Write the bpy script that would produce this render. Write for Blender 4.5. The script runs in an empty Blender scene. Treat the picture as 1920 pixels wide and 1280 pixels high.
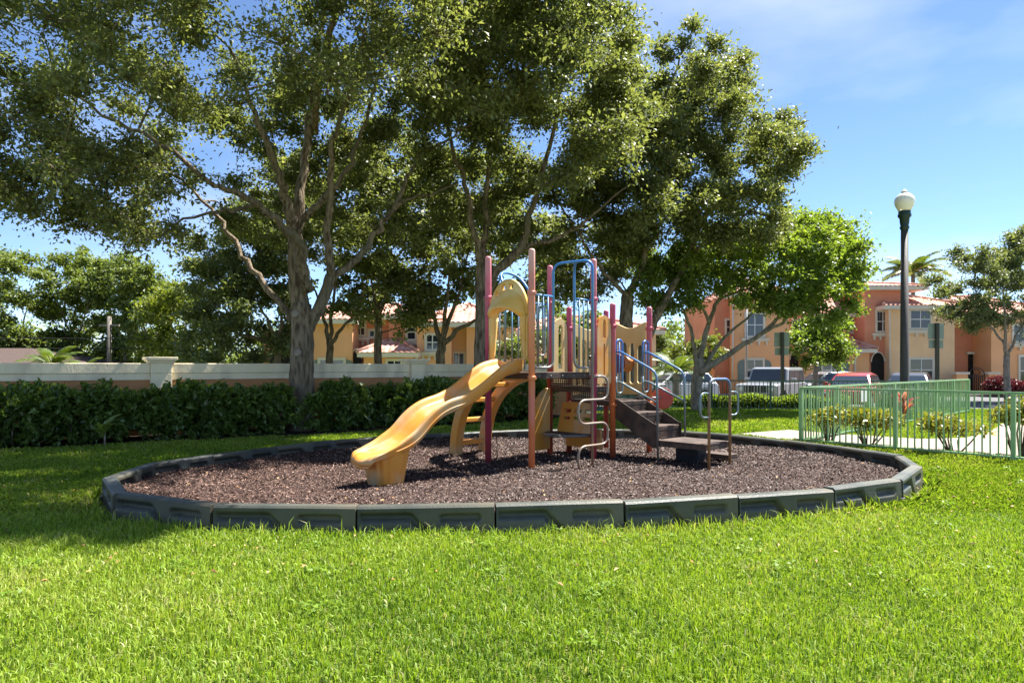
import bpy, bmesh, math, random
import numpy as np
from mathutils import Vector, Matrix

random.seed(7); RNG = np.random.default_rng(7)
scene = bpy.context.scene
COL = scene.collection
R = math.radians

# ------------------------------------------------------------------ camera
F_PX, CX, HORIZON, CAM_Z = 1280.0, 960.0, 687.0, 1.45
cam_data = bpy.data.cameras.new('camera')
cam_data.sensor_width = 36.0
cam_data.lens = 36.0 * F_PX / 1920.0
cam_data.shift_y = (HORIZON - 640.0) / 1920.0
cam_data.clip_start = 0.05
cam_data.clip_end = 3000.0
cam = bpy.data.objects.new('camera', cam_data)
cam.location = (0, 0, CAM_Z)
cam.rotation_euler = (R(90), 0, 0)
COL.objects.link(cam)
scene.camera = cam

# ------------------------------------------------------------------ sky and sun
SUN_EL, SUN_AZ = R(59), R(58)          # azimuth measured from +Y towards +X
world = bpy.data.worlds.new('World')
scene.world = world
world.use_nodes = True
wn, wl = world.node_tree.nodes, world.node_tree.links
wn.clear()
w_out = wn.new('ShaderNodeOutputWorld')
w_bg = wn.new('ShaderNodeBackground'); w_bg.inputs['Strength'].default_value = 0.060
sky = wn.new('ShaderNodeTexSky'); sky.sky_type = 'NISHITA'; sky.sun_disc = False
sky.sun_elevation = SUN_EL; sky.sun_rotation = SUN_AZ
sky.altitude = 3500; sky.air_density = 1.0; sky.dust_density = 0.0; sky.ozone_density = 4.0
w_tc = wn.new('ShaderNodeTexCoord')
w_map = wn.new('ShaderNodeMapping'); w_map.inputs['Scale'].default_value = (1.0, 1.4, 3.2)
w_map.inputs['Rotation'].default_value = (0.0, R(14), 0.0)
w_noise = wn.new('ShaderNodeTexNoise'); w_noise.inputs['Scale'].default_value = 2.1
w_noise.inputs['Detail'].default_value = 5; w_noise.inputs['Roughness'].default_value = 0.52
w_ramp = wn.new('ShaderNodeValToRGB')
w_ramp.color_ramp.elements[0].position = 0.45; w_ramp.color_ramp.elements[0].color = (0, 0, 0, 1)
w_ramp.color_ramp.elements[1].position = 0.85; w_ramp.color_ramp.elements[1].color = (0.55, 0.55, 0.55, 1)
w_mix = wn.new('ShaderNodeMixRGB'); w_mix.inputs['Color2'].default_value = (5.0, 5.3, 5.8, 1)
wl.new(w_tc.outputs['Generated'], w_map.inputs['Vector'])
wl.new(w_map.outputs['Vector'], w_noise.inputs['Vector'])
wl.new(w_noise.outputs['Fac'], w_ramp.inputs['Fac'])
wl.new(w_ramp.outputs['Color'], w_mix.inputs['Fac'])
wl.new(sky.outputs['Color'], w_mix.inputs['Color1'])
wl.new(w_mix.outputs['Color'], w_bg.inputs['Color'])
wl.new(w_bg.outputs['Background'], w_out.inputs['Surface'])

sun_data = bpy.data.lights.new('sun', 'SUN')
sun_data.energy = 4.3; sun_data.angle = R(0.55); sun_data.color = (1.0, 0.965, 0.91)
sun = bpy.data.objects.new('sun', sun_data)
SUN_DIR = Vector((math.cos(SUN_EL) * math.sin(SUN_AZ), math.cos(SUN_EL) * math.cos(SUN_AZ), math.sin(SUN_EL)))
sun.rotation_euler = SUN_DIR.to_track_quat('Z', 'Y').to_euler()
sun.location = (20, 12, 30)
COL.objects.link(sun)

scene.view_settings.view_transform = 'Standard'
scene.view_settings.look = 'None'
scene.view_settings.exposure = 2.08
scene.view_settings.gamma = 1.0
scene.render.engine = 'CYCLES'
scene.cycles.max_bounces = 12
scene.cycles.diffuse_bounces = 8
scene.cycles.transmission_bounces = 8
scene.cycles.transparent_max_bounces = 6
scene.cycles.use_denoising = True
scene.cycles.sample_clamp_indirect = 6.0

# ------------------------------------------------------------------ helpers
def at(x, y, Y):
    """photo pixel at depth Y -> world point"""
    return Vector(((x - CX) / F_PX * Y, Y, CAM_Z + (HORIZON - y) / F_PX * Y))

def px(P):
    return CX + F_PX * P[0] / P[1], HORIZON - F_PX * (P[2] - CAM_Z) / P[1]

def tag(o, label=None, cat=None, group=None, kind=None):
    if label: o['label'] = label
    if cat: o['category'] = cat
    if group: o['group'] = group
    if kind: o['kind'] = kind
    return o

def empty(name, loc=(0, 0, 0), rz=0.0, parent=None):
    o = bpy.data.objects.new(name, None)
    o.empty_display_size = 0.2
    o.location = loc; o.rotation_euler = (0, 0, rz)
    COL.objects.link(o)
    if parent: o.parent = parent
    return o

def link(name, mesh, parent=None, loc=None, rot=None, scale=None, mtx=None):
    o = bpy.data.objects.new(name, mesh)
    COL.objects.link(o)
    if parent: o.parent = parent
    if mtx is not None: o.matrix_local = mtx
    if loc is not None: o.location = loc
    if rot is not None: o.rotation_euler = rot
    if scale is not None: o.scale = scale
    return o

class MB:
    """collects shapes and builds them as one mesh"""
    def __init__(self):
        self.v = []; self.f = []; self.s = []
    def add(self, verts, faces, smooth=False):
        n = len(self.v)
        self.v.extend([tuple(p) for p in verts])
        self.f.extend([tuple(i + n for i in fc) for fc in faces])
        self.s.extend([smooth] * len(faces))
        return self
    def box(self, c, s, rot=None):
        hx, hy, hz = s[0] / 2, s[1] / 2, s[2] / 2
        P = [Vector((sx * hx, sy * hy, sz * hz)) for sx in (-1, 1) for sy in (-1, 1) for sz in (-1, 1)]
        if rot is not None: P = [rot @ p for p in P]
        P = [p + Vector(c) for p in P]
        return self.add(P, [(0, 1, 3, 2), (4, 6, 7, 5), (0, 4, 5, 1), (2, 3, 7, 6), (0, 2, 6, 4), (1, 5, 7, 3)])
    def box2(self, lo, hi):
        return self.box([(a + b) / 2 for a, b in zip(lo, hi)], [abs(b - a) for a, b in zip(lo, hi)])
    def beam(self, p0, p1, w, h, up=Vector((0, 0, 1))):
        p0, p1 = Vector(p0), Vector(p1); d = (p1 - p0); L = d.length; d = d / L
        s = d.cross(up)
        if s.length < 1e-4: s = d.cross(Vector((0, 1, 0)))
        s.normalize(); u = s.cross(d)
        return self.box((p0 + p1) / 2, (L, w, h), Matrix((d, s, u)).transposed())
    def tube(self, pts, r, seg=8, caps=True, smooth=True):
        pts = [Vector(p) for p in pts]; n = len(pts)
        rr = [r] * n if not hasattr(r, '__len__') else list(r)
        T = []
        for i in range(n):
            a = pts[max(i - 1, 0)]; b = pts[min(i + 1, n - 1)]
            d = b - a
            T.append(d.normalized() if d.length > 1e-9 else Vector((0, 0, 1)))
        ref = Vector((0, 0, 1)) if abs(T[0].z) < 0.9 else Vector((1, 0, 0))
        nrm = T[0].cross(ref).normalized()
        V = []; Fc = []
        for i in range(n):
            nrm = (nrm - T[i] * nrm.dot(T[i]))
            if nrm.length < 1e-6: nrm = T[i].orthogonal()
            nrm.normalize(); b = T[i].cross(nrm)
            for k in range(seg):
                a = 2 * math.pi * k / seg
                V.append(pts[i] + (nrm * math.cos(a) + b * math.sin(a)) * rr[i])
        for i in range(n - 1):
            for k in range(seg):
                k2 = (k + 1) % seg
                Fc.append((i * seg + k, i * seg + k2, (i + 1) * seg + k2, (i + 1) * seg + k))
        self.add(V, Fc, smooth)
        if caps:
            m = len(self.v) - len(V)
            self.f.append(tuple(m + k for k in reversed(range(seg)))); self.s.append(False)
            self.f.append(tuple(m + (n - 1) * seg + k for k in range(seg))); self.s.append(False)
        return self
    def lathe(self, prof, c=(0, 0, 0), seg=16, axis='Z', smooth=True):
        V = []; Fc = []; n = len(prof)
        for (r, z) in prof:
            for k in range(seg):
                a = 2 * math.pi * k / seg
                x, y = r * math.cos(a), r * math.sin(a)
                p = {'Z': (x, y, z), 'X': (z, x, y), 'Y': (x, z, y)}[axis]
                V.append(Vector(p) + Vector(c))
        for i in range(n - 1):
            for k in range(seg):
                k2 = (k + 1) % seg
                Fc.append((i * seg + k, i * seg + k2, (i + 1) * seg + k2, (i + 1) * seg + k))
        Fc.append(tuple(reversed(range(seg)))); Fc.append(tuple((n - 1) * seg + k for k in range(seg)))
        return self.add(V, Fc, smooth)
    def prism(self, poly, lo, hi, fn):
        """poly: 2D points; fn(a,b,t)->3D; extruded between t=lo and t=hi"""
        n = len(poly)
        V = [fn(a, b, lo) for a, b in poly] + [fn(a, b, hi) for a, b in poly]
        Fc = [tuple(reversed(range(n))), tuple(range(n, 2 * n))]
        Fc += [(i, (i + 1) % n, n + (i + 1) % n, n + i) for i in range(n)]
        return self.add(V, Fc)
    def grid(self, fn, nu, nv, skip=None, smooth=True):
        V = [fn(i / nu, j / nv) for i in range(nu + 1) for j in range(nv + 1)]
        Fc = [(i * (nv + 1) + j, (i + 1) * (nv + 1) + j, (i + 1) * (nv + 1) + j + 1, i * (nv + 1) + j + 1)
              for i in range(nu) for j in range(nv) if not (skip and skip((i + .5) / nu, (j + .5) / nv))]
        return self.add(V, Fc, smooth)
    def mesh(self, name, mat=None, fix=True):
        me = bpy.data.meshes.new(name)
        me.from_pydata(self.v, [], self.f)
        me.polygons.foreach_set('use_smooth', self.s)
        if fix:
            bm = bmesh.new(); bm.from_mesh(me)
            bmesh.ops.recalc_face_normals(bm, faces=bm.faces)
            bm.to_mesh(me); bm.free()
        if mat: me.materials.append(mat)
        me.update()
        return me
    def build(self, name, mat=None, parent=None, bevel=0, solid=0, **k):
        o = link(name, self.mesh(name, mat), parent, **k)
        if solid:
            m = o.modifiers.new('solid', 'SOLIDIFY'); m.thickness = solid; m.offset = 0
        if bevel:
            m = o.modifiers.new('bevel', 'BEVEL'); m.width = bevel; m.segments = 2; m.limit_method = 'ANGLE'; m.angle_limit = R(40)
        return o

def curve(pts, n=8):
    """Catmull-Rom through pts"""
    P = [np.array(p, float) for p in pts]
    P = [2 * P[0] - P[1]] + P + [2 * P[-1] - P[-2]]
    out = []
    for i in range(1, len(P) - 2):
        p0, p1, p2, p3 = P[i - 1], P[i], P[i + 1], P[i + 2]
        for k in range(n):
            t = k / n
            out.append(0.5 * ((2 * p1) + (-p0 + p2) * t + (2 * p0 - 5 * p1 + 4 * p2 - p3) * t * t + (-p0 + 3 * p1 - 3 * p2 + p3) * t ** 3))
    out.append(P[-2])
    return out

def fillet(pts, r, n=6):
    """polyline with rounded corners"""
    pts = [Vector(p) for p in pts]; out = [pts[0]]
    for i in range(1, len(pts) - 1):
        a, b, c = pts[i - 1], pts[i], pts[i + 1]
        da = (a - b); dc = (c - b); rr = min(r, da.length * .49, dc.length * .49)
        p, q = b + da.normalized() * rr, b + dc.normalized() * rr
        for k in range(n + 1):
            t = k / n
            out.append(p * (1 - t) ** 2 + b * 2 * t * (1 - t) + q * t * t)
    out.append(pts[-1])
    return out

def np_mesh(name, V, Fc, mat, rnd=None, smooth=False):
    V = np.asarray(V, np.float32); Fc = np.asarray(Fc, np.int32)
    k = Fc.shape[1]; m = len(Fc)
    me = bpy.data.meshes.new(name)
    me.vertices.add(len(V)); me.vertices.foreach_set('co', V.ravel())
    me.loops.add(m * k); me.loops.foreach_set('vertex_index', Fc.ravel())
    me.polygons.add(m); me.polygons.foreach_set('loop_start', np.arange(m, dtype=np.int32) * k)
    if smooth: me.polygons.foreach_set('use_smooth', np.ones(m, bool))
    me.update(calc_edges=True)
    if rnd is not None:
        a = me.attributes.new('rnd', 'FLOAT', 'FACE'); a.data.foreach_set('value', np.asarray(rnd, np.float32))
    me.materials.append(mat)
    return me

def unit(a):
    return a / np.maximum(np.linalg.norm(a, axis=1, keepdims=True), 1e-9)

def leaf_mesh(name, C, D, N, L, W, mat, rnd, droop=0.12):
    """one rhombic, slightly folded leaf for each row"""
    D = unit(D); S = unit(np.cross(D, N)); Nn = np.cross(S, D)
    L = L[:, None]; W = W[:, None]
    n = len(C)
    V = np.empty((n, 4, 3))
    V[:, 0] = C - D * L * .5
    V[:, 1] = C + S * W * .5 + Nn * L * droop + D * L * .05
    V[:, 2] = C + D * L * .5 - Nn * L * droop * .6
    V[:, 3] = C - S * W * .5 + Nn * L * droop + D * L * .05
    Fc = np.arange(n * 4).reshape(n, 4)
    return np_mesh(name, V.reshape(-1, 3), Fc, mat, rnd)

def in_poly(x, y, poly):
    x = np.asarray(x); y = np.asarray(y); ins = np.zeros(x.shape, bool)
    n = len(poly)
    for i in range(n):
        x0, y0 = poly[i]; x1, y1 = poly[(i + 1) % n]
        c = ((y0 > y) != (y1 > y)) & (x < (x1 - x0) * (y - y0) / ((y1 - y0) if y1 != y0 else 1e-9) + x0)
        ins ^= c
    return ins

def sstep(a, b, t):
    t = np.clip((t - a) / (b - a), 0, 1)
    return t * t * (3 - 2 * t)

# ------------------------------------------------------------------ materials
def new_mat(name):
    m = bpy.data.materials.new(name); m.use_nodes = True
    nt = m.node_tree; return m, nt.nodes, nt.links, nt.nodes['Principled BSDF']

def mat(name, c1, c2=None, rough=.7, scale=4., detail=5, bump=0., bscale=None, metal=0., spec=.4, contrast=(.35, .65), c3=None, s3=1.0, stretch=(1, 1, 1), coat=0.):
    """two-tone noise colour, optional larger-scale third tone, noise bump"""
    m, N, L, b = new_mat(name)
    b.inputs['Roughness'].default_value = rough; b.inputs['Metallic'].default_value = metal
    b.inputs['Specular IOR Level'].default_value = spec
    if coat:
        b.inputs['Coat Weight'].default_value = coat; b.inputs['Coat Roughness'].default_value = .08
    tc = N.new('ShaderNodeTexCoord'); mp = N.new('ShaderNodeMapping'); mp.inputs['Scale'].default_value = stretch
    L.new(tc.outputs['Object'], mp.inputs['Vector'])
    no = N.new('ShaderNodeTexNoise'); no.inputs['Scale'].default_value = scale; no.inputs['Detail'].default_value = detail
    L.new(mp.outputs['Vector'], no.inputs['Vector'])
    rp = N.new('ShaderNodeValToRGB')
    rp.color_ramp.elements[0].position = contrast[0]; rp.color_ramp.elements[0].color = (*c1, 1)
    rp.color_ramp.elements[1].position = contrast[1]; rp.color_ramp.elements[1].color = (*(c2 or c1), 1)
    L.new(no.outputs['Fac'], rp.inputs['Fac'])
    out = rp.outputs['Color']
    if c3:
        n3 = N.new('ShaderNodeTexNoise'); n3.inputs['Scale'].default_value = s3; n3.inputs['Detail'].default_value = 3
        L.new(mp.outputs['Vector'], n3.inputs['Vector'])
        r3 = N.new('ShaderNodeValToRGB'); r3.color_ramp.elements[0].position = .45; r3.color_ramp.elements[1].position = .7
        L.new(n3.outputs['Fac'], r3.inputs['Fac'])
        mx = N.new('ShaderNodeMixRGB'); mx.inputs['Color2'].default_value = (*c3, 1)
        L.new(r3.outputs['Color'], mx.inputs['Fac']); L.new(out, mx.inputs['Color1']); out = mx.outputs['Color']
    L.new(out, b.inputs['Base Color'])
    if bump:
        bn = N.new('ShaderNodeTexNoise'); bn.inputs['Scale'].default_value = bscale or scale * 6; bn.inputs['Detail'].default_value = 6
        L.new(mp.outputs['Vector'], bn.inputs['Vector'])
        bp = N.new('ShaderNodeBump'); bp.inputs['Strength'].default_value = bump; bp.inputs['Distance'].default_value = .05 if 'bark' in name else .02
        L.new(bn.outputs['Fac'], bp.inputs['Height']); L.new(bp.outputs['Normal'], b.inputs['Normal'])
    return m

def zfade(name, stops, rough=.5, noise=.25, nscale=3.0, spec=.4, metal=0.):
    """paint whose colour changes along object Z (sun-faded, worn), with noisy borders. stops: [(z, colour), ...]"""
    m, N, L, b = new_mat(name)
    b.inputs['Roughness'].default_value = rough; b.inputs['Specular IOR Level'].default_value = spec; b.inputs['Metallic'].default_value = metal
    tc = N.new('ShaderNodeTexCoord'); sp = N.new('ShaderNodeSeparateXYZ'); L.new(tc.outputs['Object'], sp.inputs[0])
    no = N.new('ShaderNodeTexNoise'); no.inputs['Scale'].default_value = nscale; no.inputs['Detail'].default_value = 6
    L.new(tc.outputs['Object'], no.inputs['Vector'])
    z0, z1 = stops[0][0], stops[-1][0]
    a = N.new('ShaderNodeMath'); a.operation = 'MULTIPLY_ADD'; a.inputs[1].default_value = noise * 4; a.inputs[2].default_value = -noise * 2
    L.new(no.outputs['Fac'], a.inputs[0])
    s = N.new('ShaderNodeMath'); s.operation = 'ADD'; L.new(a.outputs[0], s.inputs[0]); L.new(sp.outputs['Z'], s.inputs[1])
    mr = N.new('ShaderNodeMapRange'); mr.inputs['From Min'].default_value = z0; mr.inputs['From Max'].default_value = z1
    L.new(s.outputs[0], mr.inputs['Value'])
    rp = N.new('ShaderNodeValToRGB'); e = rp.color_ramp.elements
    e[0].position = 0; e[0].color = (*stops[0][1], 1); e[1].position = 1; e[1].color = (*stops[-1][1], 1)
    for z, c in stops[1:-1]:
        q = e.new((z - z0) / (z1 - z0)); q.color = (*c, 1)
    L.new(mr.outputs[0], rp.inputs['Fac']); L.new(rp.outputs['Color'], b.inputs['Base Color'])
    n2 = N.new('ShaderNodeTexNoise'); n2.inputs['Scale'].default_value = 60
    L.new(tc.outputs['Object'], n2.inputs['Vector'])
    bp = N.new('ShaderNodeBump'); bp.inputs['Strength'].default_value = .12; bp.inputs['Distance'].default_value = .01
    L.new(n2.outputs['Fac'], bp.inputs['Height']); L.new(bp.outputs['Normal'], b.inputs['Normal'])
    return m

def leaf_mat(name, cols, trans=.38, rough=.45, spec=.35, tcol=None):
    """cols: ramp of albedo over the per-leaf random value"""
    m, N, L, b = new_mat(name)
    at_ = N.new('ShaderNodeAttribute'); at_.attribute_name = 'rnd'
    rp = N.new('ShaderNodeValToRGB'); e = rp.color_ramp.elements
    e[0].color = (*cols[0], 1); e[1].color = (*cols[-1], 1); e[1].position = 1
    for i, c in enumerate(cols[1:-1]):
        q = e.new((i + 1) / (len(cols) - 1)); q.color = (*c, 1)
    L.new(at_.outputs['Fac'], rp.inputs['Fac'])
    L.new(rp.outputs['Color'], b.inputs['Base Color'])
    b.inputs['Roughness'].default_value = rough; b.inputs['Specular IOR Level'].default_value = spec
    tr = N.new('ShaderNodeBsdfTranslucent')
    gm = N.new('ShaderNodeMixRGB'); gm.blend_type = 'MULTIPLY'; gm.inputs['Fac'].default_value = 1
    gm.inputs['Color2'].default_value = (*(tcol or (1.5, 1.45, .5)), 1)
    L.new(rp.outputs['Color'], gm.inputs['Color1']); L.new(gm.outputs['Color'], tr.inputs['Color'])
    mx = N.new('ShaderNodeMixShader'); mx.inputs['Fac'].default_value = trans
    L.new(b.outputs[0], mx.inputs[1]); L.new(tr.outputs[0], mx.inputs[2])
    L.new(mx.outputs[0], N['Material Output'].inputs['Surface'])
    return m

def chip_mat(name, cols, rough=.85):
    m, N, L, b = new_mat(name)
    at_ = N.new('ShaderNodeAttribute'); at_.attribute_name = 'rnd'
    rp = N.new('ShaderNodeValToRGB'); e = rp.color_ramp.elements
    e[0].color = (*cols[0], 1); e[1].color = (*cols[-1], 1)
    for i, c in enumerate(cols[1:-1]):
        q = e.new((i + 1) / (len(cols) - 1)); q.color = (*c, 1)
    L.new(at_.outputs['Fac'], rp.inputs['Fac']); L.new(rp.outputs['Color'], b.inputs['Base Color'])
    b.inputs['Roughness'].default_value = rough; b.inputs['Specular IOR Level'].default_value = .3
    return m

M = {}
M['soil'] = mat('lawn_ground', (.07, .085, .02), (.13, .155, .03), rough=.95, scale=14, bump=.5, c3=(.16, .17, .05), s3=.8, spec=.1)
M['grass'] = leaf_mat('grass_blade', [(.10, .18, .02), (.175, .275, .026), (.245, .348, .036), (.305, .375, .06), (.40, .38, .18)], trans=.36, rough=.5, spec=.25, tcol=(1.3, 1.3, .55))
M['mulch'] = mat('rubber_mulch', (.035, .022, .018), (.09, .06, .048), rough=.95, scale=28, bump=1.0, bscale=60, spec=.15, c3=(.075, .045, .035), s3=1.2)
M['chips'] = chip_mat('mulch_chip', [(.036, .022, .019), (.064, .042, .036), (.098, .067, .057), (.15, .108, .092), (.32, .26, .22)])
_n, _l = M['chips'].node_tree.nodes, M['chips'].node_tree.links
_tc = _n.new('ShaderNodeTexCoord'); _sx = _n.new('ShaderNodeSeparateXYZ'); _mr = _n.new('ShaderNodeMapRange'); _nz = _n.new('ShaderNodeTexNoise'); _nz.inputs['Scale'].default_value = 1.1; _ad = _n.new('ShaderNodeMath'); _ad.operation = 'MULTIPLY_ADD'; _ad.inputs[1].default_value = 3.0
_mr.inputs['From Min'].default_value = 1.6; _mr.inputs['From Max'].default_value = -1.4
_mx = _n.new('ShaderNodeMixRGB'); _mx.blend_type = 'MULTIPLY'; _mx.inputs['Color2'].default_value = (1.12, .90, .78, 1)
_src = _n['Principled BSDF'].inputs['Base Color'].links[0].from_socket
_l.new(_tc.outputs['Object'], _sx.inputs[0]); _l.new(_tc.outputs['Object'], _nz.inputs['Vector']); _l.new(_nz.outputs['Fac'], _ad.inputs[0]); _l.new(_sx.outputs['X'], _ad.inputs[2])
_l.new(_ad.outputs[0], _mr.inputs['Value']); _l.new(_mr.outputs[0], _mx.inputs['Fac']); _l.new(_src, _mx.inputs['Color1']); _l.new(_mx.outputs['Color'], _n['Principled BSDF'].inputs['Base Color'])
M['bed'] = mat('bark_bed', (.02, .013, .009), (.06, .04, .028), rough=.95, scale=20, bump=1, spec=.1)
M['timber'] = mat('border_plastic', (.036, .040, .034), (.066, .071, .058), rough=.5, scale=3, bump=.15, bscale=40, c3=(.092, .084, .06), s3=1.3, spec=.35)
_n, _l = M['timber'].node_tree.nodes, M['timber'].node_tree.links
_oi = _n.new('ShaderNodeObjectInfo'); _hs = _n.new('ShaderNodeHueSaturation'); _mr = _n.new('ShaderNodeMapRange')
_mr.inputs['To Min'].default_value = .72; _mr.inputs['To Max'].default_value = 1.35
_src = _n['Principled BSDF'].inputs['Base Color'].links[0].from_socket
_l.new(_oi.outputs['Random'], _mr.inputs['Value']); _l.new(_mr.outputs[0], _hs.inputs['Value']); _l.new(_src, _hs.inputs['Color']); _l.new(_hs.outputs['Color'], _n['Principled BSDF'].inputs['Base Color'])
M['litter'] = chip_mat('dry_leaf', [(.12, .06, .025), (.22, .11, .04), (.34, .19, .07), (.42, .30, .14)], rough=.7)
M['bark'] = mat('oak_bark', (.08, .058, .038), (.27, .212, .15), rough=.95, scale=16, bump=1.0, bscale=26, stretch=(1, 1, .2), contrast=(.36, .62), c3=(.15, .13, .088), s3=1.5, spec=.1)
M['bark2'] = mat('smooth_bark', (.17, .14, .11), (.34, .29, .235), rough=.9, scale=9, bump=.6, bscale=30, stretch=(1, 1, .5), spec=.1)
M['oak'] = leaf_mat('oak_leaf', [(.085, .108, .045), (.125, .15, .060), (.172, .195, .078), (.225, .24, .105), (.29, .265, .15)], trans=.48, rough=.5, spec=.4, tcol=(1.28, 1.3, .55))
M['oak_far'] = leaf_mat('oak_leaf_grey', [(.098, .127, .057), (.127, .161, .075), (.167, .196, .098), (.218, .241, .132)], trans=.4, rough=.5, spec=.35)
M['mahogany'] = leaf_mat('bright_leaf', [(.095, .15, .028), (.135, .20, .038), (.18, .25, .05), (.24, .30, .08)], trans=.5, rough=.42, spec=.4)
M['broad'] = leaf_mat('broad_leaf', [(.092, .132, .034), (.132, .178, .048), (.178, .224, .069), (.230, .265, .103)], trans=.34, rough=.5, spec=.35)
M['lime'] = leaf_mat('lime_leaf', [(.09, .13, .02), (.13, .17, .03), (.18, .21, .05), (.22, .23, .07)], trans=.4, rough=.5)
M['hedge'] = leaf_mat('hedge_leaf', [(.075, .13, .03), (.12, .19, .042), (.17, .25, .06), (.25, .33, .10)], trans=.45, rough=.3, spec=.55)
M['croton'] = leaf_mat('croton_leaf', [(.09, .13, .02), (.20, .21, .03), (.30, .28, .045), (.35, .32, .08)], trans=.3, rough=.35, spec=.45, tcol=(1.2, 1.2, .5))
M['ti'] = leaf_mat('ti_leaf', [(.10, .02, .03), (.32, .05, .06), (.42, .14, .06), (.40, .30, .26)], trans=.3, rough=.4, tcol=(1.3, .9, .6))
M['purple_shrub'] = leaf_mat('purple_leaf', [(.05, .012, .016), (.10, .02, .03), (.15, .04, .04), (.07, .06, .03)], trans=.25, rough=.4, tcol=(1.4, .7, .6))
M['palm'] = leaf_mat('palm_leaf', [(.05, .085, .014), (.08, .125, .02), (.12, .16, .03), (.19, .19, .06)], trans=.34, rough=.38, spec=.45)
M['yellow'] = mat('yellow_plastic', (.62, .285, .048), (.56, .215, .028), rough=.4, scale=1.6, detail=4, bump=.06, bscale=70, c3=(.50, .36, .19), s3=3.2, spec=.45)
M['hood_pl'] = mat('pale_yellow_plastic', (.70, .42, .095), (.65, .35, .065), rough=.42, scale=2, bump=.06, bscale=70, c3=(.70, .52, .22), s3=2.4, spec=.45)
M['cream_pl'] = mat('cream_plastic', (.64, .49, .24), (.56, .39, .15), rough=.5, scale=1.8, bump=.05, bscale=60, c3=(.60, .45, .20), s3=2, spec=.4)
M['deckmat'] = mat('deck_coating', (.029, .019, .014), (.078, .049, .035), rough=.65, scale=8, bump=.25, c3=(.098, .058, .039), s3=2.5)
M['tread'] = mat('tread_coating', (.036, .023, .017), (.075, .047, .034), rough=.8, scale=10, bump=.4, c3=(.11, .072, .054), s3=3)
M['navy'] = mat('navy_panel', (.008, .008, .011), (.014, .014, .018), rough=.6, scale=6, bump=.2)
M['redpl'] = mat('red_plastic', (.36, .05, .04), (.45, .10, .06), rough=.45, scale=3, spec=.4)
M['maroon'] = mat('maroon_plastic', (.14, .015, .03), (.20, .03, .045), rough=.5, scale=4)
M['orangepl'] = mat('orange_plastic', (.50, .15, .035), (.55, .22, .06), rough=.5, scale=3)
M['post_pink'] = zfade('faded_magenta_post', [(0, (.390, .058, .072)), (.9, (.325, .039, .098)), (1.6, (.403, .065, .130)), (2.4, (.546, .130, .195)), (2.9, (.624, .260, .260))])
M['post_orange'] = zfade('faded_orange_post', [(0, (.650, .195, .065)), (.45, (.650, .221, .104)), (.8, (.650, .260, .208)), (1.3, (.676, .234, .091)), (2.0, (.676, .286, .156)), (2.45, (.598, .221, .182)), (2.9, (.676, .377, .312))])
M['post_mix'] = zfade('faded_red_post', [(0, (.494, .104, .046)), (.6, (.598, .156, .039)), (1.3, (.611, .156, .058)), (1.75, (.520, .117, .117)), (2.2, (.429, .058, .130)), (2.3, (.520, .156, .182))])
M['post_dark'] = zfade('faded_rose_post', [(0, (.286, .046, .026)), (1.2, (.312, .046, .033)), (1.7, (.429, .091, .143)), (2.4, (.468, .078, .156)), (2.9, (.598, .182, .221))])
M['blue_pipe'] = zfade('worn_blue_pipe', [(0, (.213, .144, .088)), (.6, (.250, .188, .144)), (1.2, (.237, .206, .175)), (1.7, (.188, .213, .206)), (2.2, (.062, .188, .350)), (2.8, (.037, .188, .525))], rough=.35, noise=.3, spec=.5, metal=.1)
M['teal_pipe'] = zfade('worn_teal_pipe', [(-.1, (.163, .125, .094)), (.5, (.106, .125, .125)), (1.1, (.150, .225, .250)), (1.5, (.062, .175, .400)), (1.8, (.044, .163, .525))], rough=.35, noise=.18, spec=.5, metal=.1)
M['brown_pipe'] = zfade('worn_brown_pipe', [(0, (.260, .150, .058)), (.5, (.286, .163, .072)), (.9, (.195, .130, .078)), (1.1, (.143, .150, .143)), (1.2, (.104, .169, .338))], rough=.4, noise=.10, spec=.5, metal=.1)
M['wall_face'] = mat('wall_stucco_tan', (.46, .22, .09), (.51, .245, .105), rough=.9, scale=3, bump=.3, bscale=60, spec=.15)
M['wall_band'] = mat('wall_stucco_cream', (.82, .70, .48), (.88, .76, .53), rough=.9, scale=2.5, bump=.25, bscale=60, stretch=(1, 1, .22), c3=(.62, .52, .37), s3=2.4, spec=.15)
M['green_metal'] = mat('green_metal', (.22, .38, .165), (.26, .43, .20), rough=.5, scale=6, c3=(.30, .45, .25), s3=2.5, spec=.4)
M['dark_green'] = mat('dark_green_metal', (.045, .10, .055), (.07, .14, .08), rough=.5, scale=6)
M['concrete'] = mat('concrete', (.23, .20, .165), (.30, .265, .22), rough=.9, scale=5, bump=.25, bscale=50, c3=(.26, .22, .17), s3=.7, spec=.15)
M['asphalt'] = mat('asphalt', (.10, .10, .10), (.14, .138, .135), rough=.95, scale=12, bump=.4, c3=(.16, .158, .15), s3=.5, spec=.15)
M['stucco_orange'] = mat('stucco_orange', (.76, .40, .195), (.82, .44, .22), rough=.92, scale=1.2, bump=.2, bscale=25, c3=(.72, .37, .175), s3=.4, spec=.12)
M['stucco_terra'] = mat('stucco_terracotta', (.63, .255, .15), (.69, .29, .17), rough=.92, scale=1.2, bump=.2, bscale=25, c3=(.58, .23, .135), s3=.4, spec=.12)
M['stucco_tan'] = mat('stucco_tan', (.78, .51, .285), (.84, .56, .32), rough=.92, scale=1.2, bump=.2, bscale=25, c3=(.74, .48, .28), s3=.4, spec=.12)
M['trim'] = mat('cream_trim', (.62, .55, .43), (.68, .61, .50), rough=.85, scale=2, spec=.2)
M['rooftile'] = mat('roof_tile', (.36, .12, .08), (.56, .30, .22), rough=.85, scale=2.6, detail=3, bump=.3, c3=(.60, .38, .30), s3=1.6, spec=.2)
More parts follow.
